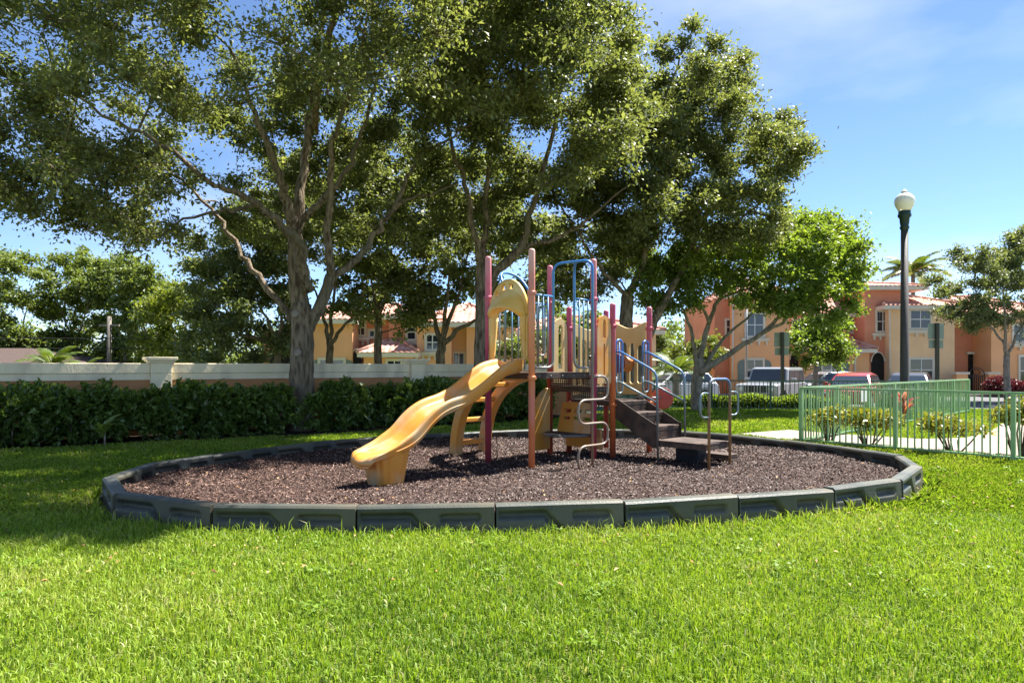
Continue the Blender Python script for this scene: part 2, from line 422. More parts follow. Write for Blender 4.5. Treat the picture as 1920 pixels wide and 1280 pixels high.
M['brownroof'] = mat('brown_roof', (.055, .036, .028), (.08, .052, .042), rough=.9, scale=8, bump=.4)
M['white_frame'] = mat('white_frame', (.66, .64, .60), (.72, .70, .66), rough=.5, scale=3)
M['shutter'] = mat('shutter_green', (.16, .20, .17), (.19, .23, .20), rough=.7, scale=5)
M['entry_shade'] = mat('painted_entry_shade', (.012, .010, .009), (.02, .017, .015), rough=.9)  # near-black colour painted in place of the shade inside porch openings
M['iron'] = mat('black_iron', (.012, .012, .013), (.02, .02, .02), rough=.5)
M['lamp_post'] = mat('lamp_post_paint', (.035, .032, .028), (.06, .052, .044), rough=.6, scale=10, bump=.25, stretch=(1, 1, .1))
M['lamp_collar'] = mat('lamp_collar_green', (.008, .028, .024), (.014, .04, .034), rough=.45, scale=8)
M['galv'] = mat('galvanised', (.25, .25, .25), (.32, .32, .31), rough=.5, metal=.4, scale=8)
M['sign_back'] = mat('sign_back', (.20, .24, .21), (.25, .28, .25), rough=.5, metal=.2, scale=5)
M['wood_pole'] = mat('wood_pole', (.14, .12, .10), (.22, .19, .16), rough=.9, scale=8, stretch=(1, 1, .1))
M['tyre'] = mat('tyre_rubber', (.015, .015, .015), (.022, .022, .022), rough=.85)
M['rim'] = mat('alloy_rim', (.35, .35, .36), (.42, .42, .43), rough=.35, metal=.7)
M['plastic_black'] = mat('black_plastic', (.014, .014, .015), (.022, .022, .022), rough=.55)
M['white_sign'] = mat('white_sign', (.62, .64, .60), (.70, .70, .66), rough=.6, scale=5)
def paint(name, c):
    return mat(name, c, tuple(min(1, v * 1.08) for v in c), rough=.3, metal=.15, spec=.5, scale=2, coat=.8)
M['car_silver'] = paint('silver_car_paint', (.30, .305, .31)); M['car_red'] = paint('red_car_paint', (.34, .035, .03))
M['car_dark'] = paint('dark_car_paint', (.03, .032, .036)); M['car_white'] = paint('white_car_paint', (.68, .69, .70))
def glass(name, c, rough=.06):
    m, N, L, b = new_mat(name)
    b.inputs['Base Color'].default_value = (*c, 1); b.inputs['Roughness'].default_value = rough
    b.inputs['Specular IOR Level'].default_value = .8
    no = N.new('ShaderNodeTexNoise'); no.inputs['Scale'].default_value = 1.3
    bp = N.new('ShaderNodeBump'); bp.inputs['Strength'].default_value = .04
    L.new(no.outputs['Fac'], bp.inputs['Height']); L.new(bp.outputs['Normal'], b.inputs['Normal'])
    return m
M['glass'] = glass('window_glass', (.022, .026, .034)); M['car_glass'] = glass('car_glass', (.03, .04, .055), .04)
m, N_, L_, b_ = new_mat('lamp_globe_acrylic')
b_.inputs['Base Color'].default_value = (.88, .85, .74, 1); b_.inputs['Roughness'].default_value = .3
b_.inputs['Transmission Weight'].default_value = .12; b_.inputs['Subsurface Weight'].default_value = 0.0
M['globe'] = m
m, N_, L_, b_ = new_mat('headlight_lens')
b_.inputs['Base Color'].default_value = (.6, .62, .64, 1); b_.inputs['Roughness'].default_value = .15
M['lens'] = m
# ================================================================== ground
RING = [(-3.79, 6.46), (-2.65, 5.93), (-1.37, 5.85), (-.16, 5.89), (1.0, 6.02), (2.12, 6.32), (3.2, 6.71), (4.2, 7.31),
        (5.0, 8.30), (5.32, 9.2), (5.02, 10.17), (4.55, 11.15), (3.95, 12.1), (3.16, 12.72), (2.15, 13.05), (1.3, 13.15),
        (.42, 13.08), (-.47, 12.83), (-1.35, 12.40), (-2.2, 11.83), (-2.97, 11.10), (-3.62, 10.18), (-4.17, 9.22), (-4.53, 8.35), (-4.45, 7.40)]
MULCH_Z = 0.10
PATH = [(4.55, 14.3), (5.15, 13.25), (5.75, 12.95), (6.7, 12.0), (7.45, 11.15), (8.6, 9.9), (11, 9.2), (13, 12), (14.5, 16.5), (13.6, 17.6),
        (12.2, 17.0), (10.2, 14.6), (9.0, 13.6), (8.0, 13.4), (7.0, 14.3), (6.2, 15.3)]

def ground_h(x, y):
    return -0.45 * sstep(22.5, 28, np.asarray(y, float)) + .02 * np.sin(np.asarray(x) * .9) * np.cos(np.asarray(y) * .7) * sstep(2, 5, np.asarray(y, float))

xs = np.concatenate([[-1500, -600, -250, -100, -50], np.linspace(-30, 30, 61), [50, 100, 250, 600, 1500]])
ys = np.concatenate([[-60, -20, -8], np.linspace(-3, 32, 71), [40, 60, 100, 250, 600, 1500]])
gx, gy = np.meshgrid(xs, ys, indexing='ij')
gv = np.stack([gx, gy, ground_h(gx, gy)], -1).reshape(-1, 3)
ny = len(ys)
gf = [(i * ny + j, (i + 1) * ny + j, (i + 1) * ny + j + 1, i * ny + j + 1) for i in range(len(xs) - 1) for j in range(ny - 1)]
tag(link('lawn', np_mesh('lawn', gv, gf, M['soil'], smooth=True)), kind='structure')

def sheet(name, poly, z, m, thick=.0):
    mb = MB(); mb.prism(poly, z - .08, z, lambda a, b, t: (a, b, t))
    return tag(mb.build(name, m), kind='structure')

sheet('path', PATH, .035, M['concrete'])
# sidewalk, road and parking bays beyond the far fence
road = MB(); road.box2((-2, 26.9, -.60), (60, 42.6, -.425)); tag(road.build('road', M['asphalt']), kind='structure')
sw = MB(); sw.box2((-2, 25.4, -.60), (60, 26.85, -.30)); tag(sw.build('pavement', M['concrete'], bevel=.02), kind='structure')
sw = MB(); sw.box2((-2, 42.7, -.60), (60, 44.2, -.30)); tag(sw.build('pavement', M['concrete'], bevel=.02), kind='structure')

# ---------------------------------------------------------------- mulch bed
rc = np.array(RING); cen = rc.mean(0)
INNER = [tuple(p) for p in rc + (cen - rc) / np.linalg.norm(cen - rc, axis=1, keepdims=True) * .115]; inn = np.array(INNER)
fine = []
for i in range(len(RING)):
    a, b = inn[i], inn[(i + 1) % len(RING)]
    for k in range(4): fine.append(a + (b - a) * k / 4)
fine = np.array(fine); NR = 22
def mulch_h(x, y):
    x = np.asarray(x, float); y = np.asarray(y, float)
    return MULCH_Z + .018 * np.sin(x * 1.7 + .5) * np.cos(y * 1.3) + .012 * np.sin(x * 4.1) * np.sin(y * 3.7 + 1) + .03 * sstep(8.5, 6.2, y) - .05 * np.exp(-((x + 2.0) ** 2 + (y - 7.75) ** 2) / .18) - .04 * np.exp(-((x - 2.75) ** 2 + (y - 8.75) ** 2) / .2) + .025 * np.exp(-((x + 2.9) ** 2 + (y - 7.6) ** 2) / .3) + .02 * np.sin(x * .9 - y * .8)
mv = [np.array([cen[0], cen[1], mulch_h(*cen)])]; mf = []
for k in range(1, NR + 1):
    q = cen + (fine - cen) * (k / NR)
    mv += list(np.column_stack([q, mulch_h(q[:, 0], q[:, 1])]))
nf = len(fine)
for i in range(nf): mf.append((0, 1 + i, 1 + (i + 1) % nf))
for k in range(1, NR):
    o0, o1 = 1 + (k - 1) * nf, 1 + k * nf
    for i in range(nf):
        j = (i + 1) % nf; mf.append((o0 + i, o1 + i, o1 + j)); mf.append((o0 + i, o1 + j, o0 + j))
bed = link('mulch_bed', np_mesh('mulch_bed', mv, mf, M['mulch'], smooth=True)); tag(bed, kind='structure')

# loose rubber chips
NCH = 95000
cx_ = RNG.uniform(-4.7, 5.5, NCH * 3); cy_ = RNG.uniform(5.8, 13.3, NCH * 3)
keep = in_poly(cx_, cy_, INNER) & (RNG.random(NCH * 3) < np.clip(1.25 - (cy_ - 6) * .085, .4, 1))
cx_, cy_ = cx_[keep][:NCH], cy_[keep][:NCH]; n = len(cx_)
ang = RNG.uniform(0, 2 * np.pi, n); tilt = RNG.normal(0, .38, n)
D = np.stack([np.cos(ang) * np.cos(tilt), np.sin(ang) * np.cos(tilt), np.sin(tilt)], 1)
Nn = unit(np.stack([RNG.normal(0, .45, n), RNG.normal(0, .45, n), np.ones(n)], 1))
C = np.stack([cx_, cy_, mulch_h(cx_, cy_) + RNG.uniform(.002, .022, n)], 1)
far = 1 + np.clip((cy_ - 8) * .07, 0, .4)
rv = RNG.random(n) ** 1.5
chips = link('mulch_chips', leaf_mesh('mulch_chips', C, D, Nn, np.clip(RNG.lognormal(-3.55, .38, n), .012, .06) * far, RNG.uniform(.008, .018, n) * far, M['chips'], rv, droop=.1))
tag(chips, 'loose brown shredded rubber mulch filling the play bed', 'mulch', kind='stuff')

nl_ = 620
lx, ly = RNG.uniform(-6, 6, nl_), RNG.uniform(4.4, 14, nl_)
lz = np.where(in_poly(lx, ly, RING), mulch_h(lx, ly) + .025, ground_h(lx, ly) + .055)
a_ = RNG.uniform(0, 6.28, nl_)
lit = link('leaf_litter', leaf_mesh('leaf_litter', np.stack([lx, ly, lz], 1), np.stack([np.cos(a_), np.sin(a_), RNG.normal(0, .2, nl_)], 1), np.stack([RNG.normal(0, .3, nl_), RNG.normal(0, .3, nl_), np.ones(nl_)], 1), RNG.uniform(.03, .06, nl_), RNG.uniform(.014, .026, nl_), M['litter'], RNG.random(nl_), droop=.15))
tag(lit, 'dry brown oak leaves scattered over mulch and lawn', 'leaf litter', kind='stuff')

# ---------------------------------------------------------------- border timbers
TL, TH, TT = 1.22, .27, .16
def rrect(x, z, x0, x1, z0, z1, r):
    dx = max(x0 + r - x, 0, x - (x1 - r)); dz = max(z0 + r - z, 0, z - (z1 - r))
    return r - math.hypot(dx, dz) if (dx or dz) else min(x - x0, x1 - x, z - z0, z1 - z)
def timber_depth(x, z):
    d = rrect(x, z, .73, 1.09, .125, .195, .033)
    best = max(0, min(1, d / .014 + .3))
    if x < .46: band = .034 - abs(z - .172); e = min(band, x - .035)
    else:
        # diagonal part of the groove
        px_, pz_ = x - .46, z - .172
        t = (px_ * .72 - pz_ * .69); s = abs(px_ * .69 + pz_ * .72)
        e = .034 - s
    best = max(best, max(0, min(1, e / .014 + .3)))
    return .062 * best
def timber_mesh():
    mb = MB(); nx, nz = 64, 15
    for sgn in (-1, 1):
        def fn(a, b):
            x = a * TL if sgn < 0 else a * TL
            xx = x if sgn < 0 else TL - x
            z = b * (TH - .018)
            y = TT / 2 - timber_depth(xx, z) - .012 * b
            return (x + (.006 if a == 0 else -.006 if a == 1 else 0), sgn * y, z)
        mb.grid(fn, nx, nz)
    h0, y0, y1 = TH - .018, TT / 2 - .012, TT / 2 - .032
    xa, xb = .006, TL - .006
    mb.add([(xa, -y0, h0), (xa, -y1, TH), (xa, y1, TH), (xa, y0, h0), (xb, -y0, h0), (xb, -y1, TH), (xb, y1, TH), (xb, y0, h0)],
           [(0, 1, 5, 4), (1, 2, 6, 5), (2, 3, 7, 6)])
    ends = [(-TT / 2, 0), (TT / 2, 0), (y0, h0), (y1, TH), (-y1, TH), (-y0, h0)]
    for x, sg in ((xa, 1), (xb, -1)):
        mb.add([(x, a, b) for a, b in ends], [tuple(range(6)) if sg < 0 else tuple(reversed(range(6)))])
    # low locking lug under the joint
    mb.box2((-.06, -TT / 2 - .012, -.02), (.09, TT / 2 + .012, .075))
    return mb.mesh('border_timber', M['timber'])
border = empty('playground_border', (cen[0], cen[1], 0))
tag(border, 'dark grey plastic border timbers ringing the mulch play bed', 'border')
tm = timber_mesh(); nR = len(RING)
ri_ = rc + (cen - rc) / np.linalg.norm(cen - rc, axis=1, keepdims=True) * .085
for i in range(nR):
    a, b = ri_[i], ri_[(i + 1) % nR]
    d = b - a; Ls = np.linalg.norm(d)
    o = link('border_timber', tm, border)
    o.location = (a[0] - cen[0], a[1] - cen[1], -.015 + random.uniform(-.012, .008))
    o.rotation_euler = (random.uniform(-.04, .04), random.uniform(-.010, .010), math.atan2(d[1], d[0]))
    o.scale = (Ls / TL * 1.0, 1, 1)

# ================================================================== boundary wall
WA = math.atan2(.578, .816)
W0 = Vector((-7.48, 14.5, 0)); WU = Vector((.816, .578, 0)); WN = Vector((.578, -.816, 0))
wall = empty('boundary_wall', W0, WA); tag(wall, 'tan stucco boundary wall with cream coping band and square piers behind hedge', 'wall')
PIERS = [-6.02, 0, 6.02, 12.04]
for i in range(len(PIERS)):
    x = PIERS[i]
    p = MB(); p.box2((x - .2, -.22, -.6), (x + .2, .22, 1.30)); p.box2((x - .195, -.215, 1.30), (x + .195, .215, 1.315)); p.box2((x - .2, -.22, 1.315), (x + .2, .22, 1.52))
    pier = p.build('pier', M['wall_band'], wall, bevel=.006)
    c = MB()
    for k, (w, z0, z1) in enumerate(((.235, 1.521, 1.555), (.265, 1.556, 1.59), (.30, 1.591, 1.65))): c.box2((x - w, -w - .02, z0), (x + w, w + .02, z1))
    c.build('pier_cap', M['wall_band'], pier, bevel=.008)
    if i < len(PIERS) - 1: x1 = PIERS[i + 1] - .2
    else: break
    x0 = x + .2
    b = MB(); b.box2((x0, -.09, -.6), (x1, .09, 1.17)); b.build('wall_panel', M['wall_face'], wall)
    b = MB(); b.box2((x0, -.125, 1.171), (x1, .125, 1.31)); b.build('coping_band', M['wall_band'], wall, bevel=.006)
    b = MB(); b.box2((x0, -.155, 1.311), (x1, .155, 1.52)); b.build('coping', M['wall_band'], wall, bevel=.012)

# bark bed under the hedge
def wpt(s, off, z=0): return W0 + WU * s + WN * off + Vector((0, 0, z))
bb = [wpt(-7, .2), wpt(-7, 1.85), wpt(-3, 1.75), wpt(0, 1.7), wpt(2, 1.9), wpt(3.6, 2.35), wpt(5, 1.9), wpt(9, 1.75), wpt(11.5, 1.7), wpt(11.5, .2)]
BEDPOLY = [(p.x, p.y) for p in bb]
m_ = MB(); m_.prism(BEDPOLY, -.1, .03, lambda a, b, t: (a, b, t)); tag(m_.build('planting_bed', M['bed']), kind='structure')

# ================================================================== play structure
PLAY = empty('play_structure', (.26, 9.0, MULCH_Z), R(43.2))
tag(PLAY, 'weathered playground tower with yellow wavy slide, pink posts and brown steps in the mulch', 'playground')

def post(u, v, h, m):
    mb = MB(); r = .0445
    prof = [(r, -.12), (r, h - .035), (r * .96, h - .018), (r * .8, h - .006), (r * .45, h + .003), (.003, h + .006)]
    mb.lathe(prof, (u, v, 0), 18)
    o = mb.build('post', m, PLAY)
    for zc in ((1.20, 2.32) if h > 2.5 else (.78, 1.95)):
        c = MB(); c.lathe([(r + .001, zc - .028), (r + .010, zc - .024), (r + .010, zc + .024), (r + .001, zc + .028)], (u, v, 0), 18)
        c.box((u + .012, v - r - .012, zc), (.02, .02, .036)); tag(c.build('post_clamp', m, o), kind='stuff')
    return o
TALL, LOW = 2.90, 2.29
DU, DV = 1.26, .87
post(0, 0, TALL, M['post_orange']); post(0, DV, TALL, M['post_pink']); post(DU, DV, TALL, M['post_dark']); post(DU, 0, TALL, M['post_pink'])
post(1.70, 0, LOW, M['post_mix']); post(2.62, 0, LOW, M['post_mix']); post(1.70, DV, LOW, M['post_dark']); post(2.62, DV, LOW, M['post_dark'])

def deck(u0, u1, v0, v1, z):
    mb = MB()
    mb.box2((u0, v0, z - .012), (u1, v1, z))
    for a in ((u0, v0, u1, v0 + .03), (u0, v1 - .03, u1, v1), (u0, v0 + .031, u0 + .03, v1 - .031), (u1 - .03, v0 + .031, u1, v1 - .031)):
        mb.box2((a[0], a[1], z - .085), (a[2], a[3], z - .0125))
    d = mb.build('deck', M['deckmat'], PLAY, bevel=.004)
    bo = MB()
    for k in range(5): bo.lathe([(.009, 0), (.009, .006), (.003, .009)], (u0 + (u1 - u0) * (k + .5) / 5, v0, z - .045), 8, 'Y')
    for vv in bo.v: pass
    b = bo.build('bolt', M['galv'], d); b.location = (0, -.008, 0); b['kind'] = 'stuff'
    return d
deck(.05, DU - .05, .03, DV - .03, 1.27)
deck(1.75, 2.57, .03, DV - .03, .84)
deck(DU + .01, 1.69, .05, DV - .05, 1.055)

def lattice(name, o, e1, e2, w, h, nx, nz, m, bar=.014, th=.006):
    """perforated sheet: strips crossing with real holes; o origin, e1/e2 unit axes"""
    o, e1, e2 = Vector(o), Vector(e1), Vector(e2); nrm = e1.cross(e2)
    mb = MB()
    def strip(a0, a1, b0, b1, t):
        P = [o + e1 * a + e2 * b + nrm * s * t for s in (-1, 1) for a, b in ((a0, b0), (a1, b0), (a1, b1), (a0, b1))]
        mb.add(P, [(3, 2, 1, 0), (4, 5, 6, 7), (0, 1, 5, 4), (1, 2, 6, 5), (2, 3, 7, 6), (3, 0, 4, 7)])
    for i in range(nx + 1):
        a = w * i / nx; strip(max(a - bar / 2, 0), min(a + bar / 2, w), 0, h, th)
    for j in range(nz + 1):
        b = h * j / nz; strip(0, w, max(b - bar / 2, 0), min(b + bar / 2, h), th * .8)
    strip(0, w, 0, .02, th * 1.4); strip(0, w, h - .02, h, th * 1.4)
    return mb.build(name, m, PLAY)
lattice('perforated_riser', (DU - .02, .05, 1.04), (0, 1, 0), (0, 0, 1), DV - .1, .155, 20, 5, M['deckmat'])
lattice('perforated_riser', (1.68, .05, .80), (0, 1, 0), (0, 0, 1), DV - .1, .20, 20, 6, M['deckmat'])

# ---------------- wavy slide
SP = [(.03, 1.30), (-.12, 1.285), (-.28, 1.24), (-.45, 1.14), (-.62, 1.03), (-.80, .93), (-1.0, .85), (-1.2, .80), (-1.36, .73), (-1.5, .63), (-1.64, .50), (-1.78, .41), (-1.94, .355), (-2.1, .325), (-2.22, .315)]
sp = curve([(a, 0, b) for a, b in SP], 4)
VC = .435
def slide_section(k, n):
    t = k / (n - 1)
    rim = .155 if t < .8 else .155 - .10 * (t - .8) / .2
    if t < .06: rim = .16
    wi, wo = .195, .275
    # outer-bottom left .. over the rim .. floor .. rim .. outer bottom right ; (dv, dz)
    sec = [(-wo + .03, -.055), (-wo + .005, rim * .2), (-wo, rim * .55), (-wo - .012, rim * .85), (-wo + .008, rim), (-wo + .035, rim * .97), (-wo + .058, rim * .72),
           (-wi - .005, rim * .35), (-wi + .035, .05), (-.10, .008), (0, 0), (.10, .008), (wi - .035, .05), (wi + .005, rim * .35), (wo - .058, rim * .72),
           (wo - .035, rim * .97), (wo - .008, rim), (wo + .012, rim * .85), (wo, rim * .55), (wo - .005, rim * .2), (wo - .03, -.055)]
    return sec
mb = MB(); rows = []; n = len(sp)
for k, p in enumerate(sp):
    a = sp[max(k - 1, 0)]; b = sp[min(k + 1, n - 1)]
    tx, tz = b[0] - a[0], b[2] - a[2]; l = math.hypot(tx, tz); nxn, nzn = (tz / l, -tx / l)
    if nzn < 0: nxn, nzn = -nxn, -nzn
    rows.append([(p[0] + nxn * dz * .8, VC + dv, p[2] + dz * (nzn * .8 + .2)) for dv, dz in slide_section(k, n)])
# rounded toe: extra rows shrinking down
last = rows[-1]
for q, (du, dzf, wf) in enumerate(((-.06, .80, .97), (-.105, .35, .9), (-.125, -.25, .8), (-.11, -.8, .66))):
    r_ = []
    for (dv, dz) in slide_section(n - 1, n):
        z0 = sp[-1][2]
        r_.append((sp[-1][0] + du * (1 - .35 * (abs(dv) / .28) ** 2), VC + dv * wf, z0 - .012 * q + (dz * max(dzf, 0) if dz > 0 else dz) + (dzf - 1) * .03))
    rows.append(r_)
ns = len(rows[0]); V = [p for r_ in rows for p in r_]; Fc = []
for i in range(len(rows) - 1):
    for j in range(ns - 1):
        Fc.append((i * ns + j, i * ns + j + 1, (i + 1) * ns + j + 1, (i + 1) * ns + j))
    Fc.append((i * ns + ns - 1, i * ns, (i + 1) * ns, (i + 1) * ns + ns - 1))
Fc.append(tuple(range(ns))); Fc.append(tuple(reversed(range((len(rows) - 1) * ns, len(rows) * ns))))
mb.add(V, Fc, True)
slide = mb.build('slide', M['yellow'], PLAY)
mod = slide.modifiers.new('sub', 'SUBSURF'); mod.levels = 1; mod.render_levels = 1
# ribbed foot under the toe
ft = MB(); nseg = 40
def foot(a, b):
    th = 2 * math.pi * a
    rib = 1 + .035 * math.cos(th * 14)
    ru, rv_ = (.245 - .07 * (1 - b)) * rib, (.262 - .07 * (1 - b)) * rib
    se = 2.6
    cu, cv = math.copysign(abs(math.cos(th)) ** (2 / se), math.cos(th)), math.copysign(abs(math.sin(th)) ** (2 / se), math.sin(th))
    return (-1.97 + ru * cu, VC + rv_ * cv, -.05 + b * (.40 + .05 * cu * b))
ft.grid(foot, 84, 5); ft.build('slide_foot', M['yellow'], slide)
# moulded lines along the near and far flank
for sgn in (-1, 1):
    t_ = MB(); t_.tube([(p[0] - .004, VC + sgn * .2745, p[2] + .045) for p in sp[3:-6]], .006, 6); t_.build('moulded_seam', M['yellow'], slide)

# ---------------- yellow hooded arch panel over the slide
hd = MB(); c0, zc = .45, 2.02
def arch_r(th, rin, zs):  # th from 0 (right foot) to pi
    return c0 + rin * math.cos(th), zc + zs * math.sin(th)
def plate(a, b):
    th = math.pi * a
    vi, zi = arch_r(th, .245, .11); vo, zo = arch_r(th, .39, .52)
    return (0.0, vi + (vo - vi) * b, zi + (zo - zi) * b)
holes = [(.40, .47), (.53, .60), (.27, .31)]
hd.grid(plate, 60, 12, skip=lambda a, b: any(h0 < a < h1 and .70 - .25 * abs(a - h0) / (h1 - h0) < b < .84 for h0, h1 in holes))
for sgn in (-1, 1):  # legs
    def leg(a, b):
        z = 1.44 + (2.05 - 1.44) * a
        inn = .305 + (.245 - .305) * min(1, a * 1.2); out = .39 if a > .12 else .37
        return (0.0, c0 + sgn * (inn + (out - inn) * b), z)
    hd.grid(leg, 8, 3)
    def ear(a, b):
        return (0.005, c0 + sgn * (.385 + .045 * b), 1.95 + (2.36 - 1.95) * a)
    hd.grid(ear, 3, 2)
hood = hd.build('arch_panel', M['hood_pl'], PLAY, solid=.045)
br = MB()
def brow(a, b):
    th = math.pi * a; s = math.sin(th)
    prof = [(.36, 0.0, .40), (.365, -.07, .33), (.35, -.15, .22), (.32, -.20, .15), (.285, -.205, .115), (.255, -.175, .10), (.24, -.08, .10), (.245, 0, .11)]
    k = b * (len(prof) - 1); i = min(int(k), len(prof) - 2); f = k - i
    rr, du, zz = [prof[i][q] * (1 - f) + prof[i + 1][q] * f for q in range(3)]
    return (du * (.30 + .70 * s ** .8), c0 + rr * math.cos(th), zc + zz * s ** .9)
br.grid(brow, 40, 14)
for sgn in (-1, 1):
    def lip(a, b):
        z = 1.44 + (zc - 1.44) * a
        prof = [(.36, 0), (.365, -.04), (.345, -.06), (.30, -.062), (.262, -.05), (.25, 0)]
        k = b * 5; i = min(int(k), 4); f = k - i
        rr, du = [prof[i][q] * (1 - f) + prof[i + 1][q] * f for q in range(2)]
        rr += (.05 * (1 - a) if rr < .31 else -.01 * (1 - a))
        return (du, c0 + sgn * rr, z)
    br.grid(lip, 10, 10)
br.build('hood', M['hood_pl'], hood)

# ---------------- curved yellow ladder at the back
lad_pts = curve([(1.88, -.05), (1.84, .32), (1.72, .66), (1.49, .95), (1.18, 1.14), (.9, 1.22)], 5)
ladder = None
for u in (.22, .80):
    mb = MB()
    for sgn in (0,):
        V = []; L_n = len(lad_pts)
        for k, p in enumerate(lad_pts):
            a = lad_pts[max(k - 1, 0)]; b = lad_pts[min(k + 1, L_n - 1)]
            t = np.array([b[0] - a[0], b[1] - a[1]]); t /= np.linalg.norm(t); nn = np.array([t[1], -t[0]])
            for du, dn in ((-.075, -.075), (.075, -.075), (.075, .075), (-.075, .075)):
                V.append((u + du, p[0] + nn[0] * dn, p[1] + nn[1] * dn))
        Fc = [(0, 3, 2, 1), tuple((L_n - 1) * 4 + q for q in range(4))]
        for k in range(L_n - 1):
            for q in range(4): Fc.append((k * 4 + q, k * 4 + (q + 1) % 4, (k + 1) * 4 + (q + 1) % 4, (k + 1) * 4 + q))
        mb.add(V, Fc)
    if ladder is None: ladder = empty('curved_ladder', parent=PLAY)
    mb.build('ladder_rail', M['yellow'], ladder, bevel=.014)
for k in (3, 8, 13, 18, 22):
    p = lad_pts[k]; mb = MB()
    mb.box2((.28, p[0] - .06, p[1] - .035), (.74, p[0] + .06, p[1] + .035))
    mb.build('rung', M['yellow'], ladder, bevel=.014)
for k in (4, 9, 14, 19):
    p = lad_pts[k]; mb = MB()
    for u in (.175, .265, .755, .845): mb.lathe([(.024, -.006), (.024, .006), (.012, .01)], (u, p[0], p[1]), 10, 'X')
    tag(mb.build('moulded_boss', M['yellow'], ladder), kind='stuff')

# ---------------- bar guards and overhead arch on the near side, snake climber
PZ = (.69, -.46)
def pipe(name, pts, r, m, parent=None, seg=10, fil=0.0):
    mb = MB(); mb.tube(fillet(pts, fil) if fil else pts, r, seg); return mb.build(name, m, parent or PLAY)
BP = M['blue_pipe']; rp_ = .017
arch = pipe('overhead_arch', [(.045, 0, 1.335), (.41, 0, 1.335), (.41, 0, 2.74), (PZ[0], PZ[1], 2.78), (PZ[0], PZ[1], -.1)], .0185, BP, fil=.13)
mid_ = (.41 + PZ[0]) / 2, (PZ[1]) / 2
pipe('arch_leg', [(DU - .045, 0, 1.335), (.84, 0, 1.335), (.84, 0, 2.72), (mid_[0] + .03, mid_[1] - .03, 2.765)], .0185, BP, arch, fil=.13)
def guard(axis, a0, a1, c, z0, z1, nb, arch_parent=None, m=BP, side_pipes=False, bottom=True):
    P = lambda a, z: (a, c, z) if axis == 'u' else (c, a, z)
    mb = MB(); mb.tube([P(a0, z1), P(a1, z1)], rp_, 10); g = mb.build('guard_rail', m, PLAY)
    if bottom:
        mb = MB(); mb.tube([P(a0, z0), P(a1, z0)], rp_, 10); mb.build('bottom_rail', m, g)
    for k in range(nb):
        a = a0 + (a1 - a0) * (k + 1) / (nb + 1)
        mb = MB(); mb.tube([P(a, z0), P(a, z1)], .0125, 8); mb.build('bar', m, g)
    return g
guard('u', .03, .40, 0, 1.335, 2.30, 3, bottom=False)
guard('u', .85, DU - .03, 0, 1.335, 2.30, 3, bottom=False)
for a0, a1 in ((.08, .20), (1.08, 1.20)):     # tall hand loops next to the posts
    pipe('hand_loop', [(a0, -.05, 1.5), (a0, -.05, 2.16), (a1, -.05, 2.16), (a1, -.05, 1.5), (a0, -.05, 1.5)], .011, BP, fil=.07)
# back side: two guards and a blue arch over the ladder
guard('u', .04, .30, DV, 1.335, 2.30, 2); guard('u', .86, DU - .04, DV, 1.335, 2.30, 2)
back = pipe('ladder_arch', [(.32, DV, 1.3), (.32, DV, 2.45), (.40, DV + .2, 2.72), (.62, DV + .26, 2.76), (.80, DV + .2, 2.70), (.85, DV, 2.45), (.85, DV, 1.3)], .0185, BP, fil=.14)
for u in (.45, .58, .71):
    pipe('bar', [(u, DV - .01, 1.3), (u, DV - .01, 2.28)], .012, BP, back)
# snake climber
zl = [1.22, .907, .593, .30, -.02]; pts = [(PZ[0], zl[0])]
for k in range(4):
    s = 1 if k % 2 == 0 else -1; e = .29 if s > 0 else .32
    pts += [(PZ[0] + s * e, zl[k]), (PZ[0] + s * e, zl[k + 1]), (PZ[0], zl[k + 1])]
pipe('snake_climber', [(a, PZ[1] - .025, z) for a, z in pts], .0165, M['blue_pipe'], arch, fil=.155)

# ---------------- moulded plastic panels
def slot_panel(name, m, axis, c, a0, a1, z0, ztop, slots, nA=40, nZ=48, th=.04, parent=None, tilt=0.0):
    """ztop(t) gives the upper edge; slots: (t0,t1,s0,s1) rounded vertical holes in 0..1 panel coordinates"""
    def fn(t, s):
        a = a0 + (a1 - a0) * t; z = z0 + (ztop(t) - z0) * s
        cc = c + tilt * s
        return (a, cc, z) if axis == 'u' else (cc, a, z)
    W = abs(a1 - a0)
    def skip(t, s):
        Hh = ztop(.5) - z0
        for t0, t1, s0, s1 in slots:
            x, y = (t - t0) * W, (s - s0) * Hh; w, h = (t1 - t0) * W, (s1 - s0) * Hh
            if 0 < x < w and 0 < y < h:
                r = min(w, h) / 2; dx = max(r - x, x - (w - r), 0); dy = max(r - y, y - (h - r), 0)
                if dx * dx + dy * dy <= r * r * 1.05: return True
        return False
    mb = MB(); mb.grid(fn, nA, nZ, skip, smooth=False)
    o = mb.build(name, m, parent or PLAY, solid=th)
    bm_ = o.modifiers.new('bev', 'BEVEL'); bm_.width = .008; bm_.segments = 1; bm_.limit_method = 'ANGLE'
    return o
def clamp(parent, pts):
    mb = MB()
    for p in pts:
        mb.lathe([(.004, -.03), (.02, -.024), (.028, 0), (.02, .024), (.004, .03)], p, 10)
    return tag(mb.build('clamp', M['redpl'], parent), kind='stuff')
dome = lambda base, h: (lambda t: base + h * math.sqrt(max(0, 1 - (2 * t - 1) ** 2)) ** .8)
pn = slot_panel('arched_panel', M['yellow'], 'u', 0, DU + .06, 1.64, 1.10, dome(1.86, .24), [(.40, .60, .66, .93), (.40, .60, .10, .60)][:1] + [(.44, .56, .12, .58)])
clamp(pn, [(1.655, -.0, 1.95), (1.655, 0, 1.22), (DU + .05, 0, 1.95), (DU + .05, 0, 1.22)])
pn = slot_panel('arched_panel', M['cream_pl'], 'u', DV, DU + .06, 1.64, 1.10, dome(1.86, .24), [(.36, .64, .20, .90)])
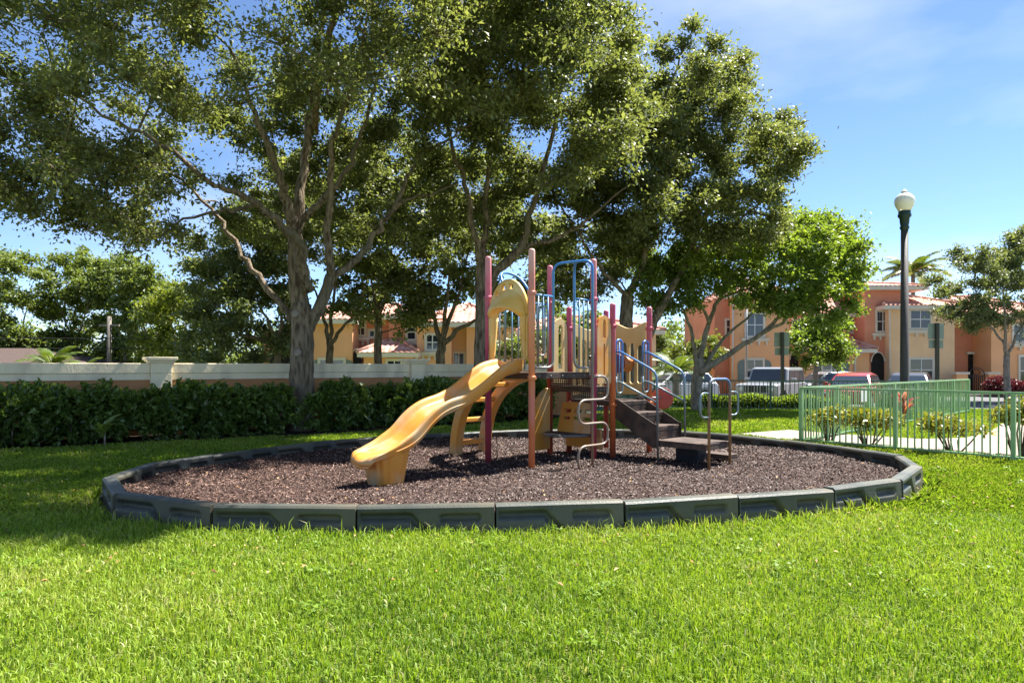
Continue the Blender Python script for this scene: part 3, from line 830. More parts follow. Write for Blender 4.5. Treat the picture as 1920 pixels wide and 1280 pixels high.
pn = slot_panel('slotted_panel', M['cream_pl'], 'u', DV, 1.76, 2.56, .90, lambda t: 2.0 + .05 * math.cos(t * 2 * math.pi), [(.10 + k * .2, .21 + k * .2, .13, .82) for k in range(4)], nA=50)
pn = slot_panel('slotted_panel', M['cream_pl'], 'v', 2.62, .06, DV - .06, .90, lambda t: 2.02 + .05 * math.cos((t + .1) * 2 * math.pi), [(.10 + k * .2, .215 + k * .2, .16, .80 - .06 * abs(k - 1.5)) for k in range(4)], nA=50)
clamp(pn, [(2.62, .055, 1.55), (2.62, .055, 1.0)])
# drum on the slotted panel
dr = MB(); dr.lathe([(.12, -.24), (.125, -.22), (.125, -.03), (.14, 0)], (2.60, .42, 1.40), 22, 'X'); drum = dr.build('drum', M['orangepl'], pn)
dr = MB(); dr.lathe([(.02, -.05), (.05, -.035), (.055, -.02), (.11, -.03), (.15, -.02), (.155, .0), (.13, .012)], (2.35, .42, 1.40), 26, 'X'); dr.build('drum_wheel', M['maroon'], drum)
# domed red bubble on an arm off the corner post
bb_ = MB(); bb_.lathe([(.003, -.10), (.05, -.095), (.10, -.07), (.135, -.035), (.155, 0), (.175, .004), (.175, .018), (.15, .02)], (0, 0, 0), 28, 'Z')
bub = bb_.build('bubble', M['redpl'], PLAY); bub.location = (2.92, -.04, .84); bub.rotation_euler = (R(90), 0, R(-62))
ar = MB(); ar.tube([(2.64, 0, .86), (2.90, -.03, .85)], .014, 8); ar.build('bubble_arm', M['galv'], PLAY)

# ---------------- seat and shop-front panels under the deck
st = MB(); N_s = 18
edge = [(DU - .02 - .43 * math.sin(math.pi * k / N_s) ** .7, .05 + (DV - .1) * k / N_s) for k in range(N_s + 1)]
st.prism(edge, .345, .372, lambda a, b, t: (a, b, t)); seat = st.build('seat', M['tread'], PLAY, bevel=.004)
st = MB(); st.tube([(a, b, .35) for a, b in edge], .016, 8); st.build('seat_rim', M['teal_pipe'], seat)
slot_panel('counter_panel', M['yellow'], 'v', DU + .02, .06, .72, .36, lambda t: .80 + .05 * t - .05 * t * t, [(.06 + k * .31, .28 + k * .31, .42, .53) for k in range(3)] + [(.06 + k * .31, .28 + k * .31, .66, .77) for k in range(3)], nA=60, nZ=40, th=.05, tilt=.12)
slot_panel('side_panel', M['yellow'], 'v', DU + .30, .10, .80, .12, lambda t: .42, [], nA=16, nZ=8, th=.05)
slot_panel('side_panel', M['yellow'], 'u', DV - .06, .78, DU - .08, .10, lambda t: .58 + .45 * math.sin(t * math.pi * .5) ** .6, [], nA=20, nZ=20, th=.05)

# ---------------- steps with perforated risers, handrails and low landing
S0, S1 = 1.71, 2.33
stair = None
for k, (va, vb, z) in enumerate(((-.16, -.46, .68), (-.44, -.75, .50))):
    mb = MB(); mb.box2((S0 + .012, vb, z - .03), (S1 - .012, va, z))
    if stair is None: stair = empty('stair', parent=PLAY)
    mb.build('tread', M['tread'], stair, bevel=.004)
mb = MB(); mb.box2((S0 + .012, -.17, .81), (S1 - .012, .028, .838)); mb.build('tread', M['tread'], stair, bevel=.004)
for v, z0, z1 in ((-.172, .683, .808), (-.452, .503, .648), (-.742, .322, .468)):
    r_ = lattice('riser', (S0 + .014, v, z0), (1, 0, 0), (0, 0, 1), S1 - S0 - .028, z1 - z0, 22, 5, M['deckmat']); r_.parent = stair
for u in (S0, S1 - .006):
    mb = MB(); mb.prism([(.025, .875), (.025, .62), (-.10, .55), (-.70, .20), (-.775, .20), (-.775, .53), (-.72, .545), (-.10, .86)], u, u + .008, lambda a, b, t: (t, a, b))
    mb.build('stringer', M['deckmat'], stair)
mb = MB(); mb.box2((S0 - .02, -1.56, .295), (S1 + .0, -.782, .32)); land = mb.build('landing', M['tread'], PLAY, bevel=.004)
mb = MB()
mb.box2((S0 - .018, -1.558, .235), (S1 - .002, -1.53, .2945)); mb.box2((S0 - .018, -.81, .235), (S1 - .002, -.784, .2945))
mb.box2((S0 - .018, -1.529, .235), (S0 + .01, -.811, .2945)); mb.box2((S1 - .03, -1.529, .235), (S1 - .002, -.811, .2945))
mb.build('landing_frame', M['deckmat'], land)
mb = MB(); mb.box2((S0 + .34, -1.22, -.05), (S1 - .05, -.86, .234)); mb.build('landing_base', M['navy'], land, bevel=.006)
mb = MB(); mb.box2((S1 + .01, -1.52, .05), (S1 + .27, -.95, .12)); mb.build('low_step', M['deckmat'], land, bevel=.006)
TPp = M['teal_pipe']
for u, a0, a1 in ((1.82, 1.755, 1.905), (2.37, 2.42, 2.57)):
    lp = pipe('hand_loop', [(a0, -.02, 1.2), (a0, -.02, 1.75), (a1, -.02, 1.75), (a1, -.02, .95), (a0, -.02, .95), (a0, -.02, 1.2)], .015, TPp, fil=.075)
    uu = S0 - .035 if u < 2 else S1 + .035
    mb = MB(); mb.tube([((a0 + a1) / 2, -.02, 1.0), ((a0 + a1) / 2, -.02, 1.72)], .011, 8); mb.build('bar', TPp, lp)
    pipe('handrail', [((a0 + a1) / 2 - .03, -.02, 1.57), (uu, -.16, 1.57), (uu, -.80, 1.27), (uu, -.82, -.1)], .016, TPp, lp, fil=.12)
    pipe('lower_rail', [((a0 + a1) / 2 - .03, -.02, 1.12), (uu, -.16, 1.12), (uu, -.81, .84)], .015, TPp, lp, fil=.06)
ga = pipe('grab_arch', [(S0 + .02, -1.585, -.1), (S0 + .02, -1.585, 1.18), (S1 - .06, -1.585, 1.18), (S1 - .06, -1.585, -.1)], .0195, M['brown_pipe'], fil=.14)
for u, s in ((S0 + .02, -1), (S1 - .06, 1)):
    pipe('grab_loop', [(u, -1.585, 1.0), (u + s * .22, -1.585, 1.0), (u + s * .22, -1.585, .68), (u, -1.585, .68)], .014, M['teal_pipe'], ga, fil=.12)
# ================================================================== green metal fences
def gh(x, y): return float(ground_h(x, y))
def fence(label, p0, p1, m, height=1.05, every=1.85, gap=.105, pick=.019, post_w=.06, z=0.0, first=True, stop=1.0):
    p0, p1 = Vector((*p0, z)), Vector((*p1, z)); d = p1 - p0; Lf = d.length
    root = empty('metal_fence', p0, math.atan2(d.y, d.x)); tag(root, label, 'fence')
    npn = max(1, round(Lf / every)); step = Lf / npn
    pm = MB(); pm.box2((-post_w / 2, -post_w / 2, -.4), (post_w / 2, post_w / 2, height + .004)); pm = pm.mesh('post', m)
    km = MB(); km.box2((-pick / 2, -pick / 2, .07), (pick / 2, pick / 2, height - .02)); km = km.mesh('picket', m)
    for i in range(0 if first else 1, npn + 1): link('post', pm, root, loc=(i * step, 0, 0), rot=(0, 0, random.uniform(-.01, .01)))
    for i in range(npn):
        a, b = i * step + post_w / 2, (i + 1) * step - post_w / 2
        for nm, z0, z1 in (('top_rail', height - .018, height + .02), ('bottom_rail', .07, .10)):
            r = MB(); r.box2((a - .03 if nm == 'top_rail' else a, -.021, z0), (b + .03 if nm == 'top_rail' else b, .021, z1)); r.build(nm, m, root)
        nk = max(1, int((b - a) / gap)); 
        for k in range(nk): link('picket', km, root, loc=(a + (b - a) * (k + .5) / nk, random.uniform(-.002, .002), 0), rot=(random.gauss(0, .004), random.gauss(0, .004), 0))
    return root
FC = (5.42, 12.8)
fence('light green picket fence running from the corner post toward the right edge, nearest the mulch', FC, (8.6, 9.0), M['green_metal'])
fence('light green picket fence running back from the corner toward the lamp post', FC, (14.25, 21.3), M['green_metal'], first=False, gap=.115)
fence('dark green picket fence along the far side of the lawn before the parked cars', (3.0, 23.6), (14.1, 21.55), M['dark_green'], gap=.13, height=1.0, z=-.02)
# small notice on the fence
sg = empty('notice_board', (6.9 + .75, 14.95, .62)); tag(sg, 'small blank white notice plate hung on the green fence', 'sign')
d_ = math.atan2(8.5, 8.83)
mb = MB(); mb.box2((-.17, -.035, 0), (.17, -.027, .30)); q = mb.build('plate', M['white_sign'], sg); q.rotation_euler = (0, 0, d_)
mb = MB(); mb.box2((-.02, -.0265, .02), (.02, .0, .27)); q = mb.build('bracket', M['green_metal'], sg); q.rotation_euler = (0, 0, d_)
# fence line check: put it on the fence
t_ = (1617 - 960) / 1280.; s_ = (5.42 - t_ * 12.8) / (t_ * 8.5 - 8.83); sg.location = (5.42 + 8.83 * s_, 12.8 + 8.5 * s_, .68)

# green slatted bench beyond the playground
bn = empty('park_bench', (2.25, 16.6, 0), R(4)); tag(bn, 'green slatted bench on the grass behind the play tower', 'bench')
for k in range(5):
    mb = MB(); mb.box2((-.75, .02 + .012 * k, .42 + k * .085), (.75, .045 + .012 * k, .485 + k * .085)); mb.build('back_slat', M['dark_green'], bn)
for k in range(4):
    mb = MB(); mb.box2((-.75, -.45 + k * .11, .40), (.75, -.36 + k * .11, .425)); mb.build('seat_slat', M['dark_green'], bn)
for x in (-.6, .6):
    mb = MB(); mb.tube(fillet([(x, -.42, -.05), (x, -.42, .385), (x, .0, .385), (x, .09, .86)], .06), .022, 8); mb.build('leg_frame', M['dark_green'], bn)
    mb = MB(); mb.tube([(x, .0, .39), (x, .06, -.05)], .022, 8); mb.build('leg', M['dark_green'], bn)

# ================================================================== lamp posts and poles
def street_lamp(name, label, base, h, r0, r1, mpost, globe_r):
    t = empty(name, base); tag(t, label, 'lamp')
    mb = MB(); seg = 16
    prof = [(r0 * 1.75, -.3), (r0 * 1.75, .28), (r0 * 1.4, .34), (r0 * 1.25, .5), (r0, .6), (r1, h)]
    mb.lathe(prof, (0, 0, 0), seg); mb.build('lamp_shaft', mpost, t)
    g = globe_r
    mb = MB(); mb.lathe([(r1 * 1.0, h - .02), (r1 * 1.35, h + .05), (r1 * 1.1, h + .10), (r1 * 1.25, h + .16), (g * .50, h + .30), (g * .66, h + .34), (g * .66, h + .40), (g * .58, h + .42), (g * .62, h + .47), (g * .5, h + .5)], (0, 0, 0), 20)
    mb.build('lamp_collar', M['lamp_collar'], t)
    z = h + .48
    mb = MB(); mb.lathe([(g * .56, z), (g * .72, z + g * .25), (g * .93, z + g * .7), (g, z + g * 1.05), (g * .94, z + g * 1.38), (g * .74, z + g * 1.68), (g * .46, z + g * 1.88), (g * .32, z + g * 1.95), (g * .30, z + g * 2.05), (g * .36, z + g * 2.1), (g * .26, z + g * 2.2), (g * .12, z + g * 2.28), (.01, z + g * 2.36)], (0, 0, 0), 24)
    gl = mb.build('lamp_globe', M['globe'], t)
    mb = MB(); mb.lathe([(.03, z + .02), (.05, z + g * .5), (.075, z + g * .8), (.06, z + g * 1.1), (.01, z + g * 1.2)], (0, 0, 0), 12); mb.build('lamp_bulb', M['white_frame'], gl)
    return t
LY = 18.0; LX = (1696 - CX) / F_PX * LY
street_lamp('street_lamp', 'tall dark lamp post with white acorn globe behind the green fence', (LX, LY, 0), 5.06, .112, .088, M['lamp_post'], .245)
FY = 43.5
street_lamp('street_lamp', 'distant green lamp post with small globe in front of the orange townhouse', ((1575 - CX) / F_PX * FY, FY, -.3), 3.9, .10, .075, M['dark_green'], .26)

def sign_post(label, x, y_top, Y, w, h, zb):
    X = (x - CX) / F_PX * Y; zt = CAM_Z + (HORIZON - y_top) / F_PX * Y
    t = empty('sign_post', (X, Y, zb)); tag(t, label, 'sign')
    mb = MB(); mb.box2((-.055, -.055, -.3), (.055, .055, zt - zb)); mb.build('post', M['lamp_post'], t, bevel=.01)
    mb = MB(); mb.box2((-w / 2, .06, zt - zb - .02 - h), (w / 2, .07, zt - zb - .02)); mb.build('sign_plate', M['sign_back'], t)
    mb = MB(); mb.box2((-w / 2 * .92, .06, zt - zb - .62 * h - h), (w / 2 * .92, .069, zt - zb - h - .05)); mb.build('sign_plate', M['sign_back'], t)
sign_post('green sign post with grey plates behind the lower limb of the bright tree', 1467, 622, 26.0, .58, .55, -.4)
sign_post('green sign post with grey plates right of the tall lamp', 1757, 605, 24.0, .56, .55, -.1)
gp = MB(); gp.tube([(0, 0, -.3), (0, 0, 5.6)], [.055, .04], 10)
g_ = gp.build('metal_pole', M['galv'], loc=((1400 - CX) / F_PX * 40, 40, -.425)); tag(g_, 'thin grey metal pole in front of the left orange townhouse', 'pole')

up = empty('utility_pole', ((205 - CX) / F_PX * 34, 34, -.3)); tag(up, 'slim wooden utility pole rising behind the wall at left', 'pole')
mb = MB(); mb.tube([(0, 0, -.4), (0, 0, 4.25)], [.13, .10], 10); mb.build('pole_shaft', M['wood_pole'], up)
mb = MB(); mb.box2((-.5, -.05, 3.75), (.5, .05, 3.85)); mb.build('cross_arm', M['wood_pole'], up)
for z, lab in ((3.15, 'upper power line sagging past the utility pole at left'), (2.65, 'lower power line sagging past the utility pole at left')):
    w = MB(); pts = []
    for k in range(25):
        x = -60 + 50 * k / 24
        pts.append((x, 33.9, z - .3 + .0009 * (x + 20) ** 2 * .2))
    w.tube(pts, .018, 4); tag(w.build('power_line', M['iron']), lab, 'power line')

# ================================================================== vehicles
def car(name, label, loc, rz, kind, body_m):
    t = empty(name, loc, rz); tag(t, label, 'car', 'cars parked beyond the far fence')
    if kind == 'box':   # boxy off-roader, front = -x
        Lc, Wc = 4.3, 1.82; sill, belt, roof = .55, 1.18, 1.84
        body = [(-2.1, .58), (-2.1, 1.10), (-1.95, 1.16), (-.72, 1.20), (-.62, 1.20), (2.05, 1.20), (2.1, 1.1), (2.1, .58)]
        cab = [(-.62, 1.20), (-.28, 1.80), (-.1, 1.84), (1.95, 1.84), (2.02, 1.78), (2.05, 1.20)]
        wheels = (-1.42, 1.42); wr = .41; tw = .72
    elif kind == 'suv':
        Lc, Wc = 4.5, 1.82; sill, belt, roof = .35, .98, 1.62
        body = [(-2.2, .40), (-2.25, .62), (-2.12, .84), (-1.9, .92), (-.95, 1.02), (2.05, 1.06), (2.2, .9), (2.22, .45), (2.1, .32), (-2.0, .30)]
        cab = [(-1.0, 1.02), (-.35, 1.50), (-.05, 1.58), (.8, 1.62), (1.7, 1.54), (2.05, 1.06)]
        wheels = (-1.38, 1.36); wr = .345; tw = .66
    hw = Wc / 2
    def loft(poly, w0, w1, zref0, zref1, fat):
        mb = MB(); n_ = len(poly)
        rows = []
        for q in (-1, -.86, .86, 1):
            rows.append([(a * (1 if abs(q) < .9 else .985), q * (w0 + (w1 - w0) * max(0, min(1, (b - zref0) / (zref1 - zref0)))), b if abs(q) < .9 else b - (fat if b > (zref0 + zref1) / 2 else 0)) for a, b in poly])
        V = [p for r in rows for p in r]; Fc = []
        for i in range(3):
            for j in range(n_): Fc.append((i * n_ + j, i * n_ + (j + 1) % n_, (i + 1) * n_ + (j + 1) % n_, (i + 1) * n_ + j))
        Fc.append(tuple(range(n_))); Fc.append(tuple(reversed(range(3 * n_, 4 * n_))))
        mb.add(V, Fc); return mb
    b = loft(body, hw, hw * .97, .3, 1.2, .03).build('body', body_m, t, bevel=.04)
    c = loft(cab, hw * .95, hw * tw / .72 * .80 if kind == 'suv' else hw * .86, cab[0][1], roof, .035).build('cabin', body_m, t, bevel=.03)
    def lerp(z): return hw * .95 + ((hw * tw / .72 * .80 if kind == 'suv' else hw * .86) - hw * .95) * (z - cab[0][1]) / (roof - cab[0][1])
    # windscreen and rear glass just proud of the cabin
    def glass_quad(nm, a, bq, inset0, inset1):
        (x0, z0), (x1, z1) = a, bq; nx, nz = -(z1 - z0), (x1 - x0); l = math.hypot(nx, nz); nx, nz = nx / l * .02, nz / l * .02
        if (nx > 0) != (x0 > 0): nx, nz = -nx, -nz
        f0, f1 = .10, .88
        P = []
        for f in (f0, f1):
            x, z = x0 + (x1 - x0) * f, z0 + (z1 - z0) * f; w = lerp(z) - .10
            P += [(x + nx, -w, z + abs(nz)), (x + nx, w, z + abs(nz))]
        mb = MB(); mb.add(P, [(0, 1, 3, 2)]); mb.build(nm, M['car_glass'], c, solid=.008)
    glass_quad('windscreen', cab[0], cab[1], 0, 0); glass_quad('rear_window', cab[-1], cab[-2], 0, 0)
    zb, zt = cab[0][1] + .06, roof - .13
    x_at = lambda pa, pb, z: pa[0] + (pb[0] - pa[0]) * (z - pa[1]) / (pb[1] - pa[1])
    xl0, xl1 = x_at(cab[0], cab[1], zb) + .12, x_at(cab[0], cab[1], zt) + .10
    xr0, xr1 = x_at(cab[-1], cab[-2], zb) - .12, x_at(cab[-1], cab[-2], zt) - .10
    nwin = 3
    for sgn in (-1, 1):
        for k in range(nwin):
            a0 = xl0 + (xr0 - xl0) * k / nwin + .03; a1 = xl0 + (xr0 - xl0) * (k + 1) / nwin - .03
            b0 = xl1 + (xr1 - xl1) * k / nwin + .03; b1 = xl1 + (xr1 - xl1) * (k + 1) / nwin - .03
            P = [(a0, sgn * (lerp(zb) + .012), zb), (a1, sgn * (lerp(zb) + .012), zb), (b1, sgn * (lerp(zt) + .012), zt), (b0, sgn * (lerp(zt) + .012), zt)]
            mb = MB(); mb.add(P, [(0, 1, 2, 3)]); mb.build('side_window', M['car_glass'], c, solid=.008)
    for x in wheels:
        for sgn in (-1, 1):
            mb = MB(); mb.lathe([(wr * .55, -.10), (wr * .93, -.11), (wr, -.07), (wr, .07), (wr * .93, .11), (wr * .55, .10)], (x, sgn * (hw - .09), wr), 22, 'Y')
            w = mb.build('wheel', M['tyre'], t)
            mb = MB(); mb.lathe([(.02, sgn * .085), (wr * .2, sgn * .10), (wr * .55, sgn * .104), (wr * .58, sgn * .09)], (x, sgn * (hw - .09), wr), 14, 'Y'); mb.build('rim', M['rim'], w)
            mb = MB()
            for k in range(13):
                pass
            pts = [(x + wr * 1.22 * math.cos(a), sgn * (hw + .0), wr + wr * 1.18 * math.sin(a)) for a in [math.pi * k / 10 for k in range(11)]]
            mb.tube(pts, .045 if kind == 'box' else .025, 6); mb.build('wheel_arch', M['plastic_black'], b)
    fx = body[0][0]
    for sgn in (-1, 1):
        mb = MB()
        if kind == 'box': mb.lathe([(.02, -.05), (.08, -.045), (.10, -.03), (.105, .03)], (fx + .02, sgn * .62, .95), 16, 'X')
        else: mb.box2((fx + .02, sgn * .80 - .14, .68), (fx + .22, sgn * .80 + .10, .80))
        mb.build('headlight', M['lens'], t, bevel=.01)
        mb = MB(); mb.box((cab[0][0] + .35, sgn * (hw + .10), cab[0][1] + .10), (.12, .22, .16)); mb.build('mirror', body_m, t, bevel=.03)
    mb = MB()
    if kind == 'box':
        mb.box2((fx - .012, -.50, .80), (fx + .05, .50, 1.08))
        gr = mb.build('grille', M['plastic_black'], t)
        for k in range(8):
            mb = MB(); mb.box2((fx - .03, -.44 + k * .125 - .016, .80), (fx - .013, -.44 + k * .125 + .016, 1.08)); mb.build('grille_bar', body_m, gr)
        mb = MB(); mb.box2((fx - .22, -.82, .50), (fx - .02, .82, .66)); mb.build('bumper', M['plastic_black'], t, bevel=.03)
    else:
        mb.box2((fx - .03, -.42, .48), (fx + .1, .42, .66)); mb.build('grille', M['plastic_black'], t, bevel=.01)
    return t
RZ = math.atan2(.86, .5)   # front (-x) points toward the lawn and slightly left
def road_at(x, Y): return ((x - CX) / F_PX * Y, Y, -.425)
car('parked_car', 'boxy silver off-roader parked nose toward the hedge beyond the fence', road_at(1447, 30.2), R(52), 'box', M['car_silver'])
car('parked_car', 'red car parked between the silver off-roader and the lamp post', road_at(1600, 30.2), R(54), 'suv', M['car_red'])
car('parked_car', 'dark car parked behind the tall lamp post', road_at(1705, 31.0), R(56), 'suv', M['car_dark'])
car('parked_car', 'white car parked at the far left of the road beyond the steps', road_at(1262, 36.0), R(12), 'suv', M['car_white'])
car('parked_car', 'grey car half hidden between the silver off-roader and the red car', road_at(1545, 37.0), R(8), 'suv', M['car_silver'])

# ================================================================== houses
def corrugated(P0, P1, P2, P3, pitch=.30, amp=.045, rows=14):
    """barrel-tile roof plane: eave edge P0->P1, ridge edge P3->P2; returns MB"""
    P0, P1, P2, P3 = map(Vector, (P0, P1, P2, P3)); nrm = (P1 - P0).cross(P3 - P0).normalized()
    if nrm.z < 0: nrm = -nrm
    Le = max((P1 - P0).length, (P2 - P3).length); ncol = max(4, int(Le / pitch) * 4)
    wref = (P1 - P0).normalized()
    mb = MB()
    def fn(a, b):
        e = P0 + (P1 - P0) * a; r_ = P3 + (P2 - P3) * a
        p = e + (r_ - e) * b
        w = (p - P0).dot(wref)
        fr = (b * rows) % 1.0
        return p + nrm * (amp * abs(math.cos(math.pi * w / pitch)) + .035 * (1 - fr))
    mb.grid(fn, ncol, rows * 2, smooth=False)
    return mb

def house_px(Y):
    """facade helper: turns photo rectangles at depth Y into boxes"""
    def rect(x0, x1, y0, y1):
        a = at(x0, max(y0, y1), Y); b = at(x1, min(y0, y1), Y); return a.x, b.x, a.z, b.z
    return rect

def block(root, x0, x1, ytop, Y, depth, m, ybot=None, name='wall'):
    X0, X1, Z0, Z1 = house_px(Y)(x0, x1, 740, ytop)
    Z0 = -.6 if ybot is None else CAM_Z + (HORIZON - ybot) / F_PX * Y
    mb = MB(); mb.box2((X0, Y, Z0), (X1, Y + depth, Z1)); return mb.build(name, m, root)

def window(root, x0, x1, y0, y1, Y, cols=2, rows=2, sill=False, surround=True, shutters=False, name='window'):
    X0, X1, Z0, Z1 = house_px(Y)(x0, x1, y0, y1)
    t = .12
    fr = MB()
    if surround:
        fr.box2((X0 - t, Y - .07, Z0 - t), (X0 + .002, Y + .02, Z1 + t)); fr.box2((X1 - .002, Y - .07, Z0 - t), (X1 + t, Y + .02, Z1 + t))
        fr.box2((X0 + .003, Y - .068, Z1), (X1 - .003, Y + .02, Z1 + t)); fr.box2((X0 + .003, Y - .068, Z0 - t), (X1 - .003, Y + .02, Z0))
    else: fr.box2((X0 - .03, Y - .02, Z0 - .03), (X1 + .03, Y + .0, Z0))
    w = fr.build(name, M['trim'], root)
    for i in range(cols):
        for j in range(rows):
            a0, a1 = X0 + (X1 - X0) * i / cols, X0 + (X1 - X0) * (i + 1) / cols
            b0, b1 = Z0 + (Z1 - Z0) * j / rows, Z0 + (Z1 - Z0) * (j + 1) / rows
            mb = MB(); mb.box2((a0 + .025, Y - .016, b0 + .025), (a1 - .025, Y - .008, b1 - .025)); mb.build('pane', M['glass'], w)
    mu = MB()
    for i in range(cols + 1): 
        a = X0 + (X1 - X0) * i / cols; mu.box2((a - .027, Y - .035, Z0), (a + .027, Y - .003, Z1))
    for j in range(rows + 1):
        b = Z0 + (Z1 - Z0) * j / rows; mu.box2((X0, Y - .032, b - .027), (X1, Y - .004, b + .027))
    mu.build('window_frame', M['white_frame'], w)
    if sill:
        s = MB(); s.box2((X0 - .35, Y - .22, Z0 - t - .16), (X1 + .35, Y, Z0 - t - .02)); s.box2((X0 - .28, Y - .14, Z0 - t - .25), (X1 + .28, Y, Z0 - t - .161))
        s.build('sill', M['trim'], w)
        for k in range(4):
            a = X0 - .2 + (X1 - X0 + .4) * k / 3
            br_ = MB(); br_.box2((a - .06, Y - .12, Z0 - t - .46), (a + .06, Y, Z0 - t - .251)); br_.build('bracket', M['trim'], w)
    if shutters:
        for sgn, xa in ((-1, X0 - t - .02), (1, X1 + t + .02)):
            wS = .42; pts = [(xa, Z0), (xa + sgn * wS, Z0), (xa + sgn * wS, Z1 - .35)]
            for k in range(1, 6):
                a = math.pi / 2 * k / 5; pts.append((xa + sgn * wS * math.cos(a) * 1.0, Z1 - .35 + .35 * math.sin(a)))
            pts.append((xa, Z1))
            sh = MB(); sh.prism(pts, Y - .05, Y - .004, lambda a, b, t: (a, t, b)); sh.build('shutter', M['shutter'], w)
    return w

def arch_entry(root, x0, x1, y_spring, y_top, Y, m_wall, ybase=735, trim=True):
    """flat dark plate painting the shade of an arched opening, with cream trim arch"""
    X0, X1, Zs, Zt = house_px(Y)(x0, x1, y_spring, y_top)
    Zb = -.55; cxm = (X0 + X1) / 2; rx = (X1 - X0) / 2; rz_ = Zt - Zs
    pts = [(X0, Zb), (X1, Zb)] + [(cxm + rx * math.cos(math.pi * k / 12), Zs + rz_ * math.sin(math.pi * k / 12)) for k in range(13)]
    mb = MB(); mb.prism(pts, Y - .03, Y - .01, lambda a, b, t: (a, t, b)); e = mb.build('entry_shade_plate', M['entry_shade'], root)
    if trim:
        V = []; 
        for k in range(15):
            a = math.pi * k / 14
            for rr in (1.0, 1.16):
                for yy in (Y - .12, Y): V.append((cxm + rx * rr * math.cos(a), yy, Zs + (rz_ + (rr - 1) * rx) * math.sin(a)))
        Fc = []
        for k in range(14):
            o = k * 4; n_ = o + 4
            Fc += [(o, o + 2, n_ + 2, n_), (o + 1, n_ + 1, n_ + 3, o + 3), (o, n_, n_ + 1, o + 1), (o + 2, o + 3, n_ + 3, n_ + 2)]
        mb = MB(); mb.add(V, Fc); mb.build('arch_trim', M['trim'], e)
    return e

def hip_roof(root, x0, x1, y_eave, y_ridge, Y, depth, over=.45, ridge_in=.9, fascia=True, rows=12):
    X0, X1, Ze, Zr = house_px(Y)(x0, x1, y_eave, y_ridge)
    X0 -= 0; a, b = Y - over, Y + depth + over; mid = (a + b) / 2; ri = min(ridge_in, (X1 - X0) * .49)
    r = corrugated((X0, a, Ze), (X1, a, Ze), (X1 - ri, mid, Zr), (X0 + ri, mid, Zr), rows=rows).build('roof', M['rooftile'], root)
    corrugated((X0, b, Ze), (X0, a, Ze), (X0 + ri, mid, Zr), (X0 + ri, mid, Zr), rows=rows).build('roof_slope', M['rooftile'], r)
    corrugated((X1, a, Ze), (X1, b, Ze), (X1 - ri, mid, Zr), (X1 - ri, mid, Zr), rows=rows).build('roof_slope', M['rooftile'], r)
    corrugated((X1, b, Ze), (X0, b, Ze), (X0 + ri, mid, Zr), (X1 - ri, mid, Zr), rows=6).build('roof_slope', M['rooftile'], r)
    for p, q in (((X0, a, Ze), (X0 + ri, mid, Zr)), ((X1, a, Ze), (X1 - ri, mid, Zr)), ((X0 + ri, mid, Zr), (X1 - ri, mid, Zr))):
        c = MB(); c.tube([Vector(p) + Vector((0, 0, .07)), Vector(q) + Vector((0, 0, .07))], .11, 8); c.build('hip_cap', M['rooftile'], r)
    if fascia:
        f = MB(); f.box2((X0 + .02, a + .02, Ze - .22), (X1 - .02, b - .02, Ze + .03)); f.build('fascia', M['trim'], r)
    return r

def gutter(root, pts, Y, r=.06):
    mb = MB(); mb.tube(fillet([at(x, y, Y - .10) for x, y in pts], .25), r, 8); return mb.build('downspout', M['trim'], root)

# ---- right row, first townhouse
HY = 45.0
h1 = empty('townhouse', (*at(1490, 700, HY).xy, -.4)); tag(h1, 'orange townhouse with arched porch and low tiled wing behind the silver off-roader', 'house', 'orange stucco townhouses')
def under(root):
    """keep builder coordinates in world space while parenting to root"""
    for o in list(bpy.data.objects):
        if o.parent is root and o.type == 'MESH' and not o.get('_w'):
            o.matrix_parent_inverse = root.matrix_world.inverted() if False else Matrix.Translation(-Vector(root.location)); o['_w'] = 1
block(h1, 1377, 1480, 545, HY, 9, M['stucco_orange']); block(h1, 1340, 1376.5, 560, HY + 1.0, 8, M['stucco_terra'])
block(h1, 1480.5, 1522, 560, HY + 1.2, 7, M['stucco_terra']); block(h1, 1522.5, 1621, 586, HY + 2.2, 7, M['stucco_terra'])
block(h1, 1507, 1630, 656, HY + .3, 3.2, M['stucco_orange'], name='wing_wall')
window(h1, 1399, 1431, 588, 630, HY, sill=True); window(h1, 1399, 1430, 674, 712, HY, shutters=True)
window(h1, 1362, 1371, 600, 626, HY + 1.0, 1, 2); window(h1, 1542, 1575, 675, 712, HY + .3, shutters=True)
window(h1, 1486, 1510, 600, 628, HY + 1.2, 2, 2)
arch_entry(h1, 1481, 1506, 674, 652, HY + 1.2, None)
hip_roof(h1, 1368, 1484, 552, 505, HY, 9, ridge_in=3.5); hip_roof(h1, 1495, 1640, 655, 628, HY + .3, 3.6, ridge_in=1.6, rows=8)
X0, X1, Z0, Z1 = house_px(HY + 2)(1470, 1640, 588, 535)
corrugated((X0, HY + 1.7, Z0), (X1, HY + 1.7, Z0), (X1, HY + 5.5, Z1), (X0, HY + 5.5, Z1), rows=14).build('roof', M['rooftile'], h1)
mb = MB(); mb.box2((X0, HY + 1.68, Z0 - .25), (X1, HY + 2.2, Z0 - .01)); mb.build('fascia', M['trim'], h1)
